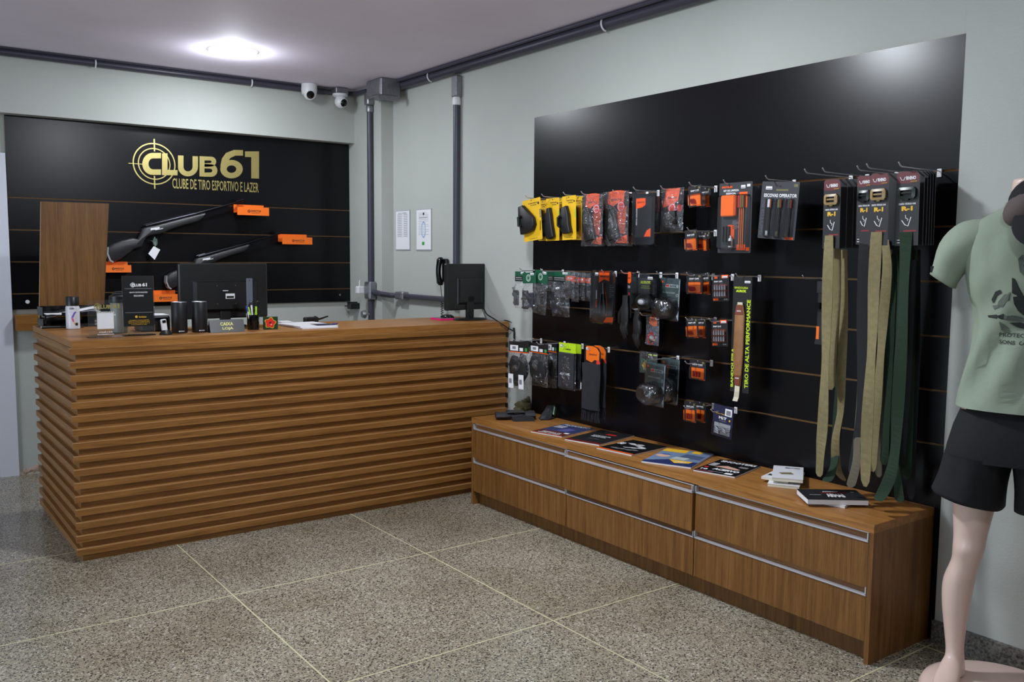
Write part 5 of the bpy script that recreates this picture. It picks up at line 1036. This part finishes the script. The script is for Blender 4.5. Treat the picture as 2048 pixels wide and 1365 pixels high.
def belt(u0, v0, u1, v1, X, label, mb, full=True, straps=(), roll=1, group='carded tactical belts'):
    t, w, h = root('tactical_belt', label, 'belt', u0, v0, u1, v1, X, roll, 0, group)
    n = 6; p = [(w*.5, -.018), (w*.36, -.003), (-w*.36, 0), (-w*.5, -.010), (-w*.5, -h), (w*.5, -h)]; MB().prism(p, 0, .0014, CARDB, mat('card_edge', (150, 150, 156), .6)).build('card', t)
    if full:
        b = MB(); b.flat([(w*.49, -.020), (w*.36, -.005), (-w*.36, -.002), (-w*.48, -.012), (-w*.48, -h*.16), (0, -h*.175), (w*.48, -h*.15)], MAROON, -.0004); b.text('RHINO', -w*.08, -h*.125, w*.42, h*.05, WINK, -.0008, 0, .05); b.text('TACTICAL BELT', w*.1, -h*.155, w*.3, h*.014, YINK, -.0008); b.line([(-w*.34, -h*.08), (-w*.28, -h*.12), (-w*.18, -h*.125), (-w*.12, -h*.08)], .0022, WINK)
        b.text('CINTO TÁTICO UNI', -w*.38, -h*.455, w*.74, h*.03, WINK, -.0008, 0, .04); b.text('R-1', -w*.24, -h*.535, w*.48, h*.062, YINK, -.0008, 0, .06)
        b.line([(-w*.06, -h*.59), (-w*.05, -h*.63), (w*.06, -h*.65), (w*.02, -h*.67)], .0024, WINK); b.line([(-w*.22, -h*.66), (-w*.08, -h*.72), (w*.06, -h*.74), (w*.18, -h*.62)], .0030, WINK)
        b.rect(-w*.14, -h*.815, w*.56, h*.022, mat('badge_maroon', (130, 30, 36), .5)); b.rect(-w*.40, -h*.93, w*.14, h*.01, WINK); b.rect(-w*.40, -h*.965, w*.14, h*.01, WINK); b.build('print', t)
        z0 = -h*.30; fr = MB(); bw = w*.34; bh = h*.065
        ro = [((bw+.004)*c*1.0, z0+(bh+.003)*s_) for c, s_ in ((1, .6), (.8, 1), (-.8, 1), (-1, .6), (-1, -.6), (-.8, -1), (.8, -1), (1, -.6))]; ri = [(bw*.72*c, z0+bh*.62*s_) for c, s_ in ((1, .8), (.9, 1), (-.9, 1), (-1, .8), (-1, -.8), (-.9, -1), (.9, -1), (1, -.8))]
        vs = [(a, y, c) for q, y in ((ro, -.002), (ro, -.010), (ri, -.013), (ri, -.002)) for a, c in q]; fr.add(vs, [[i*8+k, i*8+(k+1) % 8, (i+1)*8+(k+1) % 8, (i+1)*8+k] for i in range(3) for k in range(8)], mb); fr.build('buckle_frame', t, True, ang=25)
        MB().box(-bw*.72, bw*.72, -.011, -.006, z0-bh*.18, z0+bh*.2, mb, cham=.002).build('slide_bar', t); MB().box(-bw*.3, bw*.3, -.008, -.002, z0-bh-.008, z0-bh, mb, cham=.002).build('release_tab', t)
    for s in straps: ribbon(t, *s)
    return t
BT = mat('tan_buckle', (150, 126, 84), .35); BKB = mat('green_black_buckle', (28, 38, 34), .3)
hook(1645, 0, .29, 'chrome hook of the left tan belts'); hook(1714, 0, .26, 'chrome hook of the black belt'); hook(1733, 0, .30, 'chrome hook of the middle tan belts'); hook(1797, 0, .27, 'chrome hook of the green belts')
XA = -.27
# left stack
for i, (du, X, m) in enumerate(((47, -.10, BLKW), (36, -.15, GRNW), (26, -.19, TAN), (13, -.23, TAN))):
    st = [None, ([(1686, 498, 0), (1686, 640, -.004), (1680, 760, -.02), (1672, 880, -.03), (1668, 925, -.06), (1662, 948, -.10), (1652, 964, -.16)], m, X), ([(1688, 500, 0), (1688, 620, 0), (1683, 740, -.02), (1681, 820, 0), (1671, 880, -.01), (1673, 935, 0), (1688, 962, .04)], m, X, .034), ([(1672, 474, 0), (1672, 600, 0), (1667, 700, -.006), (1661, 780, 0)], m, X, .036)][i]
    belt(1648+du, 358, 1679+du, 497, X, ['rearmost carded belt of the left stack beside the tan straps', 'carded green belt, third from the front of the left stack', 'carded tan belt with a twisted strap, second layer of the left stack', 'carded tan belt right behind the front left one'][i], BT, False, (st,) if st else ())
belt(1645.5, 357.5, 1679, 497.5, XA, 'front carded tan belt of the left stack', BT, True, (([(1658, 471, -.006), (1655, 560, -.01), (1652, 680, -.012), (1649, 760, -.008), (1645, 850, -.012), (1641, 900, -.018), (1638, 954, -.012)], TAN, XA, .040),))
# middle stack
belt(1712, 350.5, 1742, 489, -.22, 'carded black belt half hidden left of the middle tan belts', mat('black_buckle', (20, 20, 22), .3), True, (([(1728, 487, 0), (1724, 620, 0), (1722, 800, 0), (1712, 900, 0), (1706, 950, -.02)], BLKW, -.22, .04), ([(1732, 500, .05), (1728, 640, .05), (1722, 800, .03), (1714, 880, .0), (1712, 930, -.03), (1700, 976, -.05)], OLV, -.22, .034)))
for i, (du, X, m) in enumerate(((30, -.12, OLV), (16, -.20, TAN))):
    st = [([(1775, 500, 0), (1770, 700, 0), (1765, 820, 0), (1758, 900, 0), (1757, 955, 0)], m, X, .036), ([(1770, 480, -.004), (1774, 540, -.004), (1766, 640, 0), (1762, 700, 0), (1755, 790, 0), (1748, 870, 0), (1745, 944, 0)], m, X, .036)][i]
    belt(1743+du, 346, 1777+du, 491, X, ['rearmost carded belt of the middle stack', 'carded tan belt right behind the front middle one'][i], BT, i == 0, (st,))
belt(1737.5, 345.5, 1775.5, 491.5, -.275, 'front carded tan belt of the middle stack', BT, True, (([(1753, 464, -.006), (1748, 560, -.010), (1744, 680, -.012), (1738, 780, -.012), (1733, 870, -.012), (1730, 974, -.012)], TAN, -.275, .042),))
# right stack
for i, (du, X, m) in enumerate(((31, -.09, BLKW), (26, -.11, GRNW), (21, -.13, BLKW), (15.5, -.155, GRNW), (9, -.19, GRNW))):
    st = [([(1833, 500, 0), (1830, 700, 0), (1822, 900, 0), (1822, 1000, 0)], m, X, .036), ([(1826, 500, 0), (1820, 700, 0), (1815, 880, 0), (1813, 960, -.01)], m, X, .036), ([(1822, 520, 0), (1812, 760, 0), (1800, 940, 0)], m, X, .036), ([(1806, 500, 0), (1800, 640, 0), (1792, 800, 0), (1785, 900, -.01), (1795, 960, -.04), (1799, 1005, -.06)], m, X, .038), ([(1785, 510, 0), (1778, 700, 0), (1772, 860, 0), (1768, 930, 0)], m, X, .034)][i]
    belt(1792+du, 341.5, 1837+du, 491, X, 'carded belt of the right stack, %s' % ['rearmost', 'fifth from the front', 'fourth from the front', 'third from the front', 'second from the front'][i], BKB, False, (st,))
belt(1790.5, 341.5, 1836.5, 491.5, -.245, 'front carded green belt of the right stack', BKB, True, (([(1812, 465, -.006), (1808, 560, -.008), (1802, 700, -.010), (1795, 820, -.010), (1790, 900, -.012), (1781, 950, -.03), (1766, 985, -.05), (1755, 1002, -.07)], GRNW, -.245, .044),))

# ------------------------------------------------------------------ on the cabinet
ZK = KH+.0005
mat('cover_blue', (56, 64, 104), .3); mat('cover_sky', (120, 140, 170), .3)
def quad(name, label, cat, pts, th, cover, edge, pr, z=None, group=None): return slab(name, label, cat, pts, z or ZK, th, cover, edge, group, pr)
def P1(p, w, h):
    p.rect(-w/2, 0, w, h, mat('cover_blue', (56, 64, 104), .3), -.0002); p.rect(-w/2, 0, w, h*.3, mat('cover_brown', (96, 44, 34), .3), -.0004); p.text('PROPONTO', -w*.42, h*.86, w*.84, h*.11, WINK, -.0006, 0, .0)
    for i in range(3): p.rect(-w*.45, h*(.76-.07*i), w*.3, h*.03, WINK, -.0006)
    p.text('PREPARA OS', -w*.3, h*.14, w*.6, h*.06, WINK, -.0006, 0, .04); p.text('ESPECIAL DE DEFESA', -w*.36, h*.06, w*.7, h*.05, WINK, -.0006, 0, .03); p.rect(-w*.5, 0, w, h*.02, OR2, -.0006); p.rect(w*.3, h*.22, w*.14, h*.08, PAPER, -.0006); p.flat([(-w*.1, h*.35), (w*.2, h*.4), (w*.3, h*.62), (w*.02, h*.66)], mat('cover_lilac', (96, 96, 160), .3), -.0005)
quad('magazine', 'blue and brown magazine, nearest to the gloves and holsters', 'magazine', [(1066, 863), (1125, 874.5), (1188, 857), (1125, 848)], .005, mat('cover_blue', 0), PAPER, P1)
def P2(p, w, h):
    p.rect(-w/2, 0, w, h*.08, mat('dark_red', (110, 24, 22), .4), -.0003); p.text('SB', -w*.06, h*.70, w*.3, h*.09, mat('fiery_red', (210, 50, 34), .4), -.0006, 0, .06); p.text('CATALOGO DE', -w*.26, h*.54, w*.5, h*.05, WINK, -.0006, 0, .04); p.text('PRODUTOS', -w*.24, h*.46, w*.42, h*.05, WINK, -.0006, 0, .04); p.text('LINHA COMPLETA', -w*.14, h*.3, w*.3, h*.03, GREY, -.0006)
quad('magazine', 'black catalogue with a red emblem, second magazine on the cabinet', 'magazine', [(1133.5, 878.5), (1203, 891), (1264, 870), (1198, 860)], .006, CARDB, PAPER, P2)
def P3(p, w, h):
    p.rect(-w/2, 0, w, h*.06, OR2, -.0004)
    for i in range(16): a = i*1.7; x = w*.30*math.sin(a)*.8; z = h*(.46+.26*math.cos(a*1.3)); p.flat([(x-w*.1, z), (x+w*.03, z+h*.05), (x+w*.12, z+h*.02), (x+w*.02, z-h*.03)], (WINK, GREY, mat('light_grey_print', (180, 180, 184), .4))[i % 3], -.0004-.0001*i)
    p.text('50', -w*.46, h*.5, w*.16, h*.16, WINK, -.003, 0, .05)
quad('magazine', 'black magazine with a silver picture and orange spine, third on the cabinet', 'magazine', [(1195, 895.5), (1266.5, 911), (1332, 893), (1264.5, 880)], .006, mat('cover_black', (24, 24, 24), .25), PAPER, P3)
def P4(p, w, h):
    p.rect(-w/2, 0, w, h, mat('cover_sky', (120, 140, 170), .3), -.0002); p.rect(-w/2, h*.8, w*.5, h*.2, YINK, -.0004); p.rect(w*.1, h*.84, w*.2, h*.16, YINK, -.0004); p.flat([(-w*.5, 0), (w*.5, 0), (w*.5, h*.3), (-w*.1, h*.3), (-w*.5, h*.1)], mat('cover_navy', (40, 52, 100), .3), -.0004); p.flat([(-w*.1, h*.32), (w*.4, h*.3), (w*.36, h*.18), (w*.1, h*.12)], YINK, -.0006); p.text('AMARELA', w*.06, h*.19, w*.24, h*.05, WINK, -.0008)
    p.disc(-w*.32, h*.5, w*.15, mat('skin_print', (216, 170, 150), .4), -.0005, 0, 18, .8); p.disc(-w*.30, h*.6, w*.1, mat('cover_blue2', (60, 100, 160), .3), -.0007, 0, 14, .5); p.flat([(w*.0, h*.5), (w*.46, h*.45), (w*.46, h*.7), (w*.05, h*.76)], mat('cover_steel', (82, 96, 126), .3), -.0005); p.flat([(-w*.1, h*.36), (w*.2, h*.34), (w*.24, h*.5), (-w*.05, h*.52)], mat('cover_pale', (190, 196, 190), .3), -.0006)
quad('magazine', 'blue and yellow magazine with a face, fourth on the cabinet', 'magazine', [(1290, 923.5), (1375, 934), (1434, 909.5), (1327, 896)], .007, mat('cover_sky', 0), PAPER, P4)
def P5(p, w, h):
    p.text('SHOOTERS', -w*.40, h*.84, w*.86, h*.12, WINK, -.0006, 0, .05); p.text('ACERVO', -w*.2, h*.22, w*.62, h*.13, WINK, -.0008, 0, .06)
    p.flat([(-w*.3, h*.46), (-w*.05, h*.60), (w*.2, h*.52), (w*.34, h*.46), (w*.3, h*.40), (0, h*.42)], mat('skin_print', 0), -.0005)
    for i in range(4): p.rect(-w*.46, h*(.66-.06*i), w*.16, h*.03, WINK, -.0006)
    p.rect(-w*.46, h*.3, w*.1, h*.08, REDP, -.0006); p.text('10', -w*.44, h*.14, w*.16, h*.09, WINK, -.0006, 0, .05); p.rect(w*.2, h*.04, w*.18, h*.1, PAPER, -.0006); p.rect(-w*.2, h*.08, w*.36, h*.03, GREY, -.0006); p.rect(w*.2, h*.6, w*.2, h*.1, GREY, -.0005); p.rect(-w*.46, h*.02, w*.4, h*.05, mat('wine_print', (130, 60, 70), .4), -.0006)
quad('magazine', 'black magazine with bold white lettering, fifth on the cabinet', 'magazine', [(1390, 939), (1472, 955.5), (1519, 931), (1438, 920)], .006, mat('cover_black', 0), PAPER, P5)
CRM = mat('aged_paper', (222, 218, 200), .7)
def PW(p, w, h): p.flat([(-w*.2, h*.3), (w*.2, h*.35), (w*.1, h*.5), (-w*.3, h*.42)], mat('olive_print', (120, 112, 70), .4), -.0006); p.text('MENTORIA', -w*.1, h*.8, w*.5, h*.1, INK, -.0006)
quad('paperback_book', 'bottom book of the white stack left of the belts', 'book', [(1538, 968), (1600, 974), (1606, 950), (1545, 944)], .012, CW, CRM, None, None, 'white paperbacks in a stack')
quad('paperback_book', 'middle book of the white stack, its corner lettered M', 'book', [(1524, 953), (1570, 962), (1615, 946), (1556, 938)], .010, CW, CRM, lambda p, w, h: p.text('MO', -w*.42, h*.2, w*.2, h*.2, INK, -.0006, 0, .04), ZK+.0125, 'white paperbacks in a stack')
quad('paperback_book', 'top book of the white stack, with a greenish picture on the cover', 'book', [(1527, 951), (1582, 961), (1629, 935), (1564, 935)], .014, CW, CRM, PW, ZK+.023, 'white paperbacks in a stack')
quad('paperback_book', 'white book lying crooked under the black paperback', 'book', [(1622, 1001), (1698, 1013), (1705, 998), (1640, 985)], .010, CW, PAPER, None)
def PB(p, w, h):
    p.text('ARMAS', w*.08, h*.12, h*.6, w*.12, WINK, -.0008, 1, .05) if False else p.text('ARMAS', -w*.12, h*.20, w*.30, h*.34, WINK, -.0008, 0, .05)
    p.rect(-w*.18, h*.60, w*.42, h*.03, REDP, -.0008); p.text('JARDIM DAS', -w*.12, h*.68, w*.26, h*.1, WINK, -.0008, 0, .03); p.text('AUTOR CONVIDADO', -w*.40, h*.4, w*.2, h*.04, WINK, -.0008); p.rect(w*.36, h*.7, w*.05, h*.03, WINK, -.0008)
quad('paperback_book', 'thick black paperback with white lettering and a red line', 'book', [(1613, 999), (1731, 1000), (1716, 981), (1597, 978)], .020, CARDB, PAPER, PB, ZK+.0105)
# holsters and gloves at the far end of the cabinet
NYL = mat('nylon_holster', (36, 36, 42), .7, bump=.5, bs=300)
q = at(1030, 838, 'z', ZK); t = thing('folded_holster', 'black nylon holster lying flat in front of the beige cloth', 'holster', (q.x, q.y, ZK), -.5)
b = MB(); N = 14
b.loft([[((-.11+.22*j/6), math.cos(2*PI*k/N)*(.045+.012*math.sin(j*1.3)), .020+.018*math.sin(2*PI*k/N)*(1+.2*math.sin(j*2+k))+.004*j/6) for k in range(N)] for j in range(7)], NYL); b.build('body', t, True)
MB().prism([(-.02, .0), (.10, .0), (.095, .018), (.03, .034), (-.03, .028)], -.085, -.04, NYL).build('flap', t); MB().box(-.05, .05, -.048, .03, .040, .046, BLK, cham=.002).build('strap', t); MB().box(-.01, .02, -.052, -.046, .01, .045, BLKG, cham=.002).build('buckle', t)
q = at(1048, 822, 'z', ZK); t = thing('beige_cloth', 'crumpled beige cloth glove against the end of the counter', 'glove', (q.x, q.y, ZK), .3)
b = MB(); b.ball((0, 0, .028), .07, .04, .028, mat('beige_cloth', (132, 128, 92), .9, bump=.6, bs=120), 22, 14, .55); b.v = [(x, y, max(z, 0)) for x, y, z in b.v]; b.build('palm', t, True)
for i in range(3): MB().tube([(-.02+.02*i, 0, .045), (-.03+.028*i, -.01, .06+.008*i), (-.01+.03*i, -.02, .062)], [.014, .012, .006], mat('beige_cloth', 0), 8).build('finger', t, True)
q = at(1090, 838, 'z', ZK); t = thing('coiled_holster', 'black pouch standing rolled up with a green and white label', 'pouch', (q.x, q.y, ZK), .1)
b = MB(); b.loft([[((.035+.006*math.sin(3*k+j))*math.cos(2*PI*k/N)*(1.1-.09*j)+.008*j, (.028+.005*math.cos(4*k))*math.sin(2*PI*k/N)*(1.1-.06*j), .0+.012*j) for k in range(N)] for j in range(7)], NYL); b.build('body', t, True)
b = MB(); b.box(-.006, .026, -.001, .001, 0, .05, DGREEN); b.box(.006, .014, -.0018, -.001, .0, .05, WINK); b.xf(Matrix.Translation((.02, -.036, .03)) @ Matrix.Rotation(.5, 4, 'Y') @ Matrix.Rotation(-.3, 4, 'X')); b.build('label_tag', t); MB().tube([(-.055, -.02, .004), (-.01, -.045, .006), (.04, -.03, .006), (.05, -.01, .02)], .005, NYL, 6).build('strap', t, True)

# ------------------------------------------------------------------ mannequin
from mathutils.bvhtree import BVHTree
SKIN = mat('mannequin_skin', (226, 198, 186), .3, spec=.5); SHIRT = mat('sage_cotton', (142, 154, 136), .9, var=.04, vs=8, bump=.25, bs=500); SHORT = mat('black_cotton', (12, 13, 18), .85, bump=.4, bs=60)
mq = thing('mannequin', 'armless mannequin in a sage printed t-shirt and black shorts beside the slatted wall', 'mannequin', (-.30, 1.32, 0), -math.radians(68))
mq.scale = (.95, 1, 1)
MCX = .012; N = 32
def sring(z, cx, cy, rx, ry, p=2.3, dz=None, amp=0, fr=5, seed=0):
    out = []
    for k in range(N):
        a = 2*PI*k/N; c = math.cos(a); s = math.sin(a); x = cx+rx*math.copysign(abs(c)**(2/p), c); y = cy+ry*math.copysign(abs(s)**(2/p), s); zz = z+(dz(c, s) if dz else 0)
        if amp: q = noise.noise(Vector((c*fr*.6, s*fr*.6+seed, zz*4+seed)))*amp+noise.noise(Vector((c*fr*1.7, s*fr*1.7, zz*9+seed)))*amp*.5; x += q*c; y += q*s
        out.append((x, y, zz))
    return out
def cat_rings(keys, n):
    out = []
    for i in range(len(keys)-1):
        p0, p1, p2, p3 = keys[max(i-1, 0)], keys[i], keys[i+1], keys[min(i+2, len(keys)-1)]
        for k in range(n): f = k/n; out.append([.5*((2*b)+(c-a)*f+(2*a-5*b+4*c-d)*f*f+(3*b-a-3*c+d)*f**3) for a, b, c, d in zip(p0, p1, p2, p3)])
    return out+[list(keys[-1])]
b = MB()
for s in (-1, 1):
    ks = [(.98, -.075, .0, .085, .095), (.85, -.085, .0, .085, .095), (.72, -.098, 0, .077, .085), (.62, -.107, 0, .064, .073), (.53, -.112, -.004, .052, .058), (.49, -.114, -.010, .050, .056), (.44, -.122, .0, .045, .050), (.37, -.140, .014, .050, .057), (.30, -.145, .014, .046, .052), (.22, -.144, .010, .037, .041), (.15, -.141, .008, .030, .036), (.11, -.139, .008, .031, .040), (.072, -.138, .010, .034, .046), (.052, -.138, .010, .033, .046)]
    b.loft([sring(z, (x if s < 0 else -x)+(MCX if s < 0 else MCX), y, rx, ry, 2) for z, x, y, rx, ry in cat_rings(ks, 3)], SKIN)
    fx = (-.138 if s < 0 else .138)+MCX
    fk = [(.050, .076, .020, .02), (.03, .082, .033, .032), (-.015, .088, .034, .038), (-.055, .080, .038, .030), (-.10, .071, .041, .021), (-.135, .066, .038, .016), (-.155, .063, .026, .012)]
    b.loft([[(fx+s*(-.10)*(yy-.05)*1.0+rx*math.cos(2*PI*k/20), yy, max(.051, zz+rz*math.sin(2*PI*k/20))) for k in range(20)] for yy, zz, rx, rz in fk], SKIN)
b.loft([sring(z, MCX, y, rx, ry, 2.2) for z, y, rx, ry in cat_rings([(.84, 0, .10, .085), (.93, 0, .155, .10), (1.02, 0, .145, .095), (1.14, 0, .118, .085), (1.27, 0, .128, .09), (1.38, 0, .155, .10), (1.47, .005, .165, .085), (1.53, .01, .145, .065), (1.565, .015, .085, .052), (1.60, .012, .055, .050), (1.64, .0, .05, .05), (1.665, -.004, .048, .049)], 3)], SKIN)
tmp = b.build('body_cage'); md = tmp.modifiers.new('remesh', 'REMESH'); md.mode = 'VOXEL'; md.voxel_size = .007; m2_ = tmp.modifiers.new('smooth', 'SMOOTH'); m2_.iterations = 6
dg = bpy.context.evaluated_depsgraph_get(); me = bpy.data.meshes.new_from_object(tmp.evaluated_get(dg)); bpy.data.objects.remove(tmp)
me.polygons.foreach_set('use_smooth', [True]*len(me.polygons)); me.materials.clear(); me.materials.append(SKIN)
o = bpy.data.objects.new('body', me); C.objects.link(o); o.parent = mq
MB().lathe([(.215, 0), (.232, .006), (.236, .022), (.226, .043), (.205, .0505), (.0, .0505)], SKIN, (MCX, -.02, 0), 56, sx=1.04, sy=.95).build('base', mq, True, ang=60)
# shirt
hemz = lambda c, s: -.012*c
ks = [(.955, .177, .140), (1.0, .170, .132), (1.08, .155, .120), (1.15, .142, .110), (1.21, .137, .107), (1.28, .144, .112), (1.36, .162, .116), (1.43, .172, .106), (1.49, .172, .090), (1.522, .160, .076), (1.545, .130, .066), (1.566, .092, .061), (1.580, .070, .060), (1.588, .064, .058)]
rings = [sring(z, MCX, 0, rx, ry, 2.35, None, .017 if z < 1.5 else .004, 5, 2) for z, rx, ry in cat_rings(ks, 4)]
NR = len(rings)
for i, r in enumerate(rings):           # drag folds from the chest down to the left hem
    for k in range(N):
        x, y, z = r[k]
        if z < 1.5: d = .011*math.sin((x*1.0-z*.62)*48)*max(0, min(1, (1.45-z)*4)); y += d if y < 0 else -d*.3
        if i == NR-1 and y < 0: z -= .022*(-y/.058)
        r[k] = (x, y, z)
b = MB(); b.loft(rings, SHIRT, cap=False); inner = [[(MCX+(x-MCX)*.985, y*.98, z) for x, y, z in r] for r in (rings[0], rings[3])]; b.loft([rings[0]]+inner, SHIRT, cap=False)
shirt = b.build('shirt', mq, True, ang=180)
col = [rings[-1], [(MCX+(x-MCX)*.97, y*.97, z+.006) for x, y, z in rings[-1]], [(MCX+(x-MCX)*.86, y*.86, z+.004) for x, y, z in rings[-1]], [(MCX+(x-MCX)*.84, y*.84, z-.03) for x, y, z in rings[-1]]]
MB().loft(col, SHIRT, cap=False).build('collar', shirt, True)
for s in (-1, 1):
    def sl(t_, k_=1.0):
        cs = [(-.120, 1.488, .058, .060), (-.168, 1.468, .068, .068), (-.214, 1.420, .064, .070), (-.238, 1.347, .050, .066)]; a = cat_rings(cs, 4)[t_]
        cx, cz, r1, r2 = a; f = t_/12; ux_, uz_ = math.cos(math.radians(-84+52*f)), math.sin(math.radians(-84+52*f))
        out = []
        for k in range(N):
            a_ = 2*PI*k/N; p_ = math.cos(a_)*r1*k_; q_ = math.sin(a_)*r2*k_; w_ = .006*math.sin(3*a_+f*5)*f
            x = cx+ux_*(p_+w_); z = cz+uz_*(p_+w_); out.append(((x if s < 0 else -x)+MCX, q_, z))
        return out
    b = MB(); R_ = [sl(t_) for t_ in range(13)]+[sl(12, .95), sl(10, .94), sl(6, .93)]; b.loft(R_, SHIRT, cap=False); b.build('sleeve', shirt, True, ang=180)
    if s < 0: MB().box(-.272+MCX, -.262+MCX, -.052, -.05, 1.375, 1.395, INK).build('sleeve_tab', shirt)
bv = BVHTree.FromPolygons([v.co for v in shirt.data.vertices], [list(p.vertices) for p in shirt.data.polygons])
b = MB(); PK = mat('shirt_print_dark', (44, 48, 46), .9); PG = mat('shirt_print_grey', (92, 100, 92), .9)
def blob(poly, m, y=0):
    cx = sum(p[0] for p in poly)/len(poly); cz = sum(p[1] for p in poly)/len(poly); n = len(poly); R3 = [[(cx+(p[0]-cx)*f, 0, cz+(p[1]-cz)*f) for p in poly] for f in (1, .66, .33)]
    vs = [p for r in R3 for p in r]+[(cx, 0, cz)]; i0 = len(b.v); b.add(vs, [[i*n+k, i*n+(k+1) % n, (i+1)*n+(k+1) % n, (i+1)*n+k] for i in range(2) for k in range(n)]+[[2*n+k, 2*n+(k+1) % n, 3*n] for k in range(n)], m); b.v[i0:] = [(x, y, z) for x, _, z in b.v[i0:]]
MQI = (Matrix.Translation(mq.location) @ mq.rotation_euler.to_matrix().to_4x4() @ Matrix.Diagonal((.95, 1, 1, 1))).inverted()
def spx(u, v):
    a = MQI @ CP; c = MQI @ at(u, v, 'x', -.3); f = (-.112-a.y)/(c.y-a.y); q = a+(c-a)*f; return q.x, q.z
def sb_(pts, m, y=0): blob([spx(u, v) for u, v in pts], m, y)
sb_([(2024, 556), (2030, 558), (2046, 590), (2052, 604), (2024, 586)], PK); sb_([(1982, 600), (1990, 584), (2000, 580), (2004, 586), (1994, 592), (1986, 608)], PK)
sb_([(1996, 604), (2008, 590), (2022, 584), (2020, 600), (2006, 616), (1994, 614)], PG); sb_([(2026, 594), (2048, 592), (2070, 600), (2074, 630), (2048, 632), (2036, 622), (2028, 608)], PK)
sb_([(1974, 632), (1990, 630), (2008, 628), (2010, 640), (1992, 638), (1976, 636)], PK); sb_([(2008, 630), (2030, 632), (2050, 638), (2048, 644), (2020, 642), (2006, 640)], PG)
sb_([(1998, 644), (2006, 648), (2016, 656), (2020, 666), (2012, 668), (2002, 660)], PG, -.0002); sb_([(2018, 646), (2040, 646), (2060, 650), (2056, 660), (2036, 656)], PK)
sb_([(2036, 518), (2044, 510), (2060, 512), (2064, 540), (2052, 556), (2040, 544)], PG); sb_([(2046, 530), (2060, 526), (2066, 548), (2056, 558)], PK, -.0002); sb_([(1984, 612), (1996, 610), (1998, 616), (1988, 620)], PG, -.0002)
sb_([(2060, 560), (2100, 556), (2112, 590), (2090, 600), (2064, 590)], PG); sb_([(2076, 604), (2120, 606), (2116, 640), (2080, 636)], PK)
x0, z0 = spx(1998, 674); b.text('PROTECTING OUR', x0, z0, .165, .012, PK, 0, 0, .01); b.text('SONS  OF  THE  SEA', x0, z0-.022, .165, .012, PK, 0, 0, .01)
out = []
for x, y, z in b.v:
    h = bv.ray_cast(Vector((x, -.5, z)), Vector((0, 1, 0))); out.append((x, (h[0].y if h[0] else -.1)-.0022+y, z))
b.v = out; b.build('print', shirt)
# shorts
b = MB()
def leg_ring(z, cx, rx, ry, drop=0): return sring(z, cx, 0, rx, ry, 2.2, lambda c, s, d=drop: d*c, .008, 6, 7)
top = [sring(z, MCX, 0, rx, ry, 2.3, None, .004, 4, 5) for z, rx, ry in ((.985, .150, .105), (.95, .160, .112), (.89, .182, .126), (.83, .198, .134), (.79, .206, .134))]
b.loft(top, SHORT, cap=False)
for s in (-1, 1):
    ks = [(.80, -.098, .104, .128, 0), (.755, -.108, .104, .126, .002), (.70, -.118, .106, .124, -.010), (.652, -.126, .112, .122, -.020)]
    b.loft([leg_ring(z, (x if s < 0 else -x)+MCX, rx, ry, (d if s < 0 else -d)) for z, x, rx, ry, d in cat_rings(ks, 3)]+[leg_ring(.655, (-.126 if s < 0 else .126)+MCX, .106, .116, (-.020 if s < 0 else .020))], SHORT, cap=False)
b.build('shorts', mq, True, ang=180)
# cap slung at the neck
t = thing('trucker_cap', 'black cap with a mesh back panel hanging at the neck of the mannequin', 'cap', (-.315, 1.305, 1.5), -math.radians(75))
MESHP = mat('cap_mesh', (92, 80, 78), .9)
b = MB(); b.ball((0, 0, 0), .088, .062, .082, SHORT, 24, 14); b.v = [(x+.045, y-.055, z+.085) for x, y, z in b.v]; b.build('crown', t, True)
b = MB(); b.ball((0, 0, 0), .080, .058, .05, MESHP, 20, 12); b.xf(Matrix.Translation((.016, -.062, .080)) @ Matrix.Rotation(-.7, 4, 'Y')); b.build('mesh_panel', t, True)
b = MB(); b.lathe([(.0, -.003), (.075, -.003), (.080, 0), (.075, .003), (.0, .003)], SHORT, n=28); b.xf(Matrix.Translation((.062, -.118, .025)) @ Matrix.Rotation(1.15, 4, 'X')); b.build('brim', t, True)
